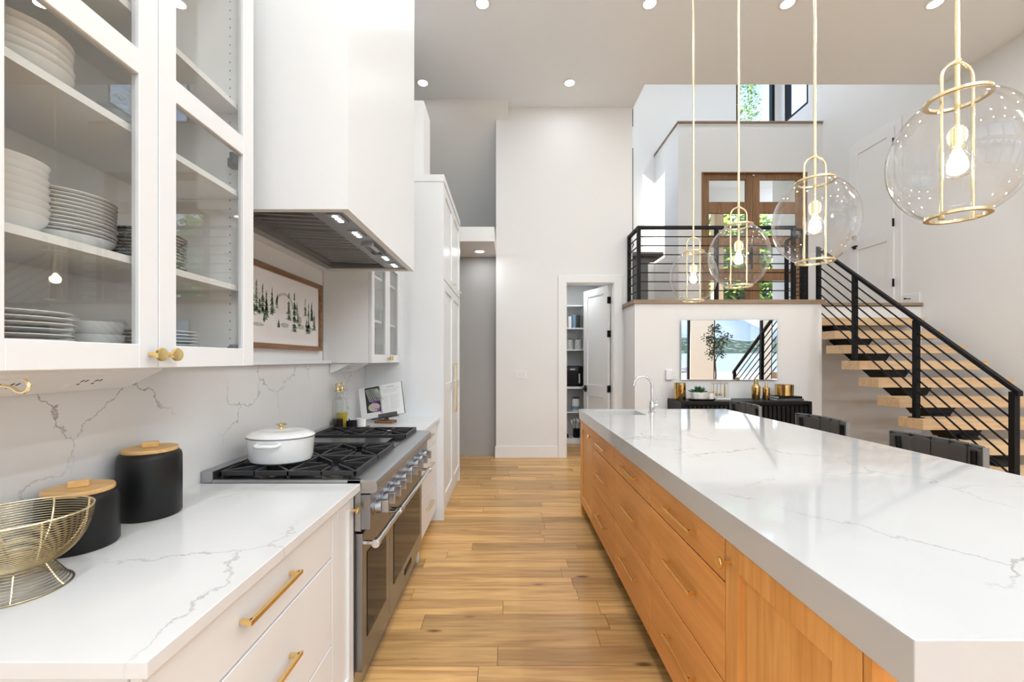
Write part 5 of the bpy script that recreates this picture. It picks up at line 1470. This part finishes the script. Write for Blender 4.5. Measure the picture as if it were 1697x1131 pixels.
make('crock', B().lathe((1.175, 7.27, 0.0905), [(0, 0), (0.055, 0), (0.057, 0.004), (0.057, 0.155), (0.052, 0.155), (0.052, 0.02), (0, 0.02)], 28), 'black', ut)
for k, (dx, dy) in enumerate(((-0.07, 0), (-0.03, 0.02), (0.01, 0.0), (0.05, 0.02), (0.02, -0.03))):
    p0 = Vector((1.175 + dx * 0.3, 7.27 + dy, 0.15)); p1 = Vector((1.175 + dx, 7.27 + dy * 1.5, 0.33 + 0.015 * (k % 3)))
    make('utensil', B().tube([p0, p1], 0.006, 6).ball(tuple(p1 + (p1 - p0).normalized() * 0.03), 0.02, 10, 6, 1.7), 'ceramic', ut)
tag(make('jar_lid_opener', B().lathe((1.0, 7.25, 0.0905), [(0, 0), (0.035, 0), (0.04, 0.03), (0.03, 0.06), (0, 0.065)], 18), 'black'), 'small black pot on the bottom pantry shelf', 'pot')

# ------------------------------------------------------------ plants and the outdoors
def leaves(b_, c, rad, cnt, size, rn, shell=0.55):
    c = Vector(c)
    for i in range(cnt):
        d_ = Vector((rn.gauss(0, 1), rn.gauss(0, 1), rn.gauss(0, 1))).normalized()
        r_ = rn.uniform(shell, 1.0)
        p = c + Vector((d_.x * rad[0], d_.y * rad[1], d_.z * rad[2])) * r_
        u = Vector((rn.gauss(0, 1), rn.gauss(0, 1), rn.gauss(0, 0.6))).normalized(); w_ = u.orthogonal().normalized()
        s_ = size * rn.uniform(0.6, 1.3)
        b_.add([p - u * s_, p + w_ * s_ * 0.55, p + u * s_, p - w_ * s_ * 0.55], [(0, 1, 2, 3)])
rn = random.Random(12)
# potted tree by the lake window
tp = thing('potted_tree', (6.62, -2.3, 0), 'slender potted indoor tree by the lake window, seen in the mirror', 'tree')
make('pot', B().lathe((6.62, -2.3, 0), [(0, 0), (0.16, 0), (0.2, 0.36), (0.18, 0.36), (0.17, 0.3), (0, 0.3)], 28), 'ceramic', tp)
make('trunk', B().tube([(6.62, -2.3, 0.3), (6.64, -2.3, 0.8), (6.60, -2.28, 1.2), (6.56, -2.3, 1.6), (6.60, -2.3, 2.3)], [0.03, 0.026, 0.022, 0.016, 0.006], 8)
     .tube([(6.60, -2.28, 1.2), (6.72, -2.25, 1.55), (6.85, -2.2, 1.85)], [0.016, 0.01, 0.004], 6).tube([(6.57, -2.3, 1.5), (6.45, -2.35, 1.8), (6.42, -2.35, 2.1)], [0.012, 0.008, 0.003], 6), 'bark', tp)
b_ = B()
for c, r_, k in (((6.60, -2.3, 2.25), 0.24, 170), ((6.45, -2.35, 1.95), 0.26, 170), ((6.85, -2.2, 1.95), 0.26, 150), ((6.65, -2.3, 1.75), 0.32, 200), ((6.5, -2.3, 1.45), 0.22, 110), ((6.75, -2.25, 1.45), 0.18, 70)):
    leaves(b_, c, (r_, r_, r_ * 0.9), k, 0.035, rn, 0.2)
cr = make('crown', b_, 'leaf_dark', tp); cr['kind'] = 'stuff'
# lake side
struct('ground', B().box(-60, 60, -24, YB - 0.2, -0.6, -0.12), 'patio', 'pale paved ground outside the lake windows')
struct('ground_front', B().box(-20, 40, 9.2, 40, 1.6, 2.0), 'patio', 'paved porch ground outside the front doors')
w_ = struct('lake', B().box(-2500, 2500, -2500, -24, -2.4, -2.0), 'water', 'pale blue-green lake')
def ridge(name, y, x0, x1, h, depth, mat, label, rn, z0=-2):
    nx, nz = 90, 8; vs_ = []; fs = []
    ph_ = [(rn.uniform(0.5, 9) * 2 * pi / (x1 - x0), rn.uniform(0, 6), 1) for _ in range(9)]
    for i in range(nx + 1):
        x = x0 + (x1 - x0) * i / nx
        hh = h * (0.62 + 0.38 * sum(sin(f * 2 * x + p) / (1 + k) for k, (f, p, _) in enumerate(ph_)) / 2.2)
        for j in range(nz + 1):
            f = j / nz
            vs_.append((x, y - depth * f, z0 + hh * math.sin(f * pi / 2) + rn.uniform(-0.02, 0.02) * h))
    for i in range(nx):
        for j in range(nz): fs.append((i * (nz + 1) + j, (i + 1) * (nz + 1) + j, (i + 1) * (nz + 1) + j + 1, i * (nz + 1) + j + 1))
    o = make(name, B().add(vs_, fs, True), mat); o['kind'] = 'structure'; o['label'] = label
ridge('hillside', -900, -1500, 2600, 62, 220, 'shore', 'wooded far shore with houses', rn)
ridge('mountain', -2200, -3500, 6000, 420, 700, 'mountain', 'hazy blue mountain across the lake', rn)
for i, (x, y, s_) in enumerate(((9.2, -22.5, 0.9), (11.4, -23.2, 1.1), (13.5, -22.6, 0.8))):
    b_ = B().ball((x, y, 0.05), s_, 9, 6, 0.6)
    b_.v = [(p[0] + rn.uniform(-.1, .1), p[1] + rn.uniform(-.1, .1), p[2] + rn.uniform(-.06, .06)) for p in b_.v]
    b_.sm = [False] * len(b_.sm)
    tag(make('boulder', b_, 'stone'), 'grey boulder on the lake shore, seen in the mirror', 'rock', 'boulders on the shore')
# porch and greenery beyond the front doors
struct('porch_beam', B().box(2.6, 6.6, 10.3, 10.5, 5.05, 5.62).box(2.6, 6.6, 9.2, 10.5, 5.62, 5.75), 'wall', 'white porch beam and ceiling')
struct('porch_trim', B().box(2.6, 6.6, 10.28, 10.3, 5.05, 5.2), 'porch_brown', 'dark brown band on the porch beam')
tag(make('porch_post', B().box(5.02, 5.24, 10.26, 10.48, 2.0, 5.04), 'post_wood', bevel=0.01), 'pale timber porch post outside the front doors', 'post')
def shrub(x, y, z, rx, ry, rz_, cnt, size, mat, label, name='shrub', cat='shrub', trunk=None, group=None):
    t = thing(name, (x, y, 2.0), label, cat, group)
    b_ = B(); leaves(b_, (x, y, z), (rx, ry, rz_), cnt, size, rn, 0.5)
    o = make('foliage', b_, mat, t); o['kind'] = 'stuff'
    make('trunk', B().tube([(x, y, 2.0), (x + 0.05, y, (2.0 + z) / 2), (x, y, z)], [0.08, 0.06, 0.03], 8), 'bark', t)
shrub(3.9, 13.3, 4.2, 1.5, 0.9, 2.2, 4600, 0.13, 'leaf_bright', 'bright green shrub outside the left front door')
shrub(7.2, 13.3, 4.2, 1.6, 0.9, 2.2, 4200, 0.13, 'leaf_bright', 'bright green shrub outside the right front door')
shrub(4.7, 11.6, 2.6, 1.6, 0.5, 0.7, 1600, 0.10, 'leaf', 'low dark green shrub below the front door glass')
shrub(11.4, 14.0, 3.8, 1.6, 1.2, 1.7, 1800, 0.14, 'leaf', 'dark green shrub beyond the porch, to the right')
shrub(0.2, 14.0, 3.8, 1.6, 1.2, 1.7, 1800, 0.14, 'leaf', 'dark green shrub beyond the porch, to the left')
shrub(6.6, 17.6, 4.6, 4.2, 1.1, 2.6, 6500, 0.2, 'leaf', 'broad dark green shrub behind the two bright ones')
shrub(11.1, 20.4, 13.6, 0.95, 1.2, 2.6, 2400, 0.10, 'leaf_bright', 'tall tree seen through the high entry window', 'tree', 'tree')
shrub(13.8, 17.6, 11.6, 1.0, 1.0, 1.2, 260, 0.10, 'leaf_bright', 'tree seen through the high stair wall window', 'tree', 'tree')
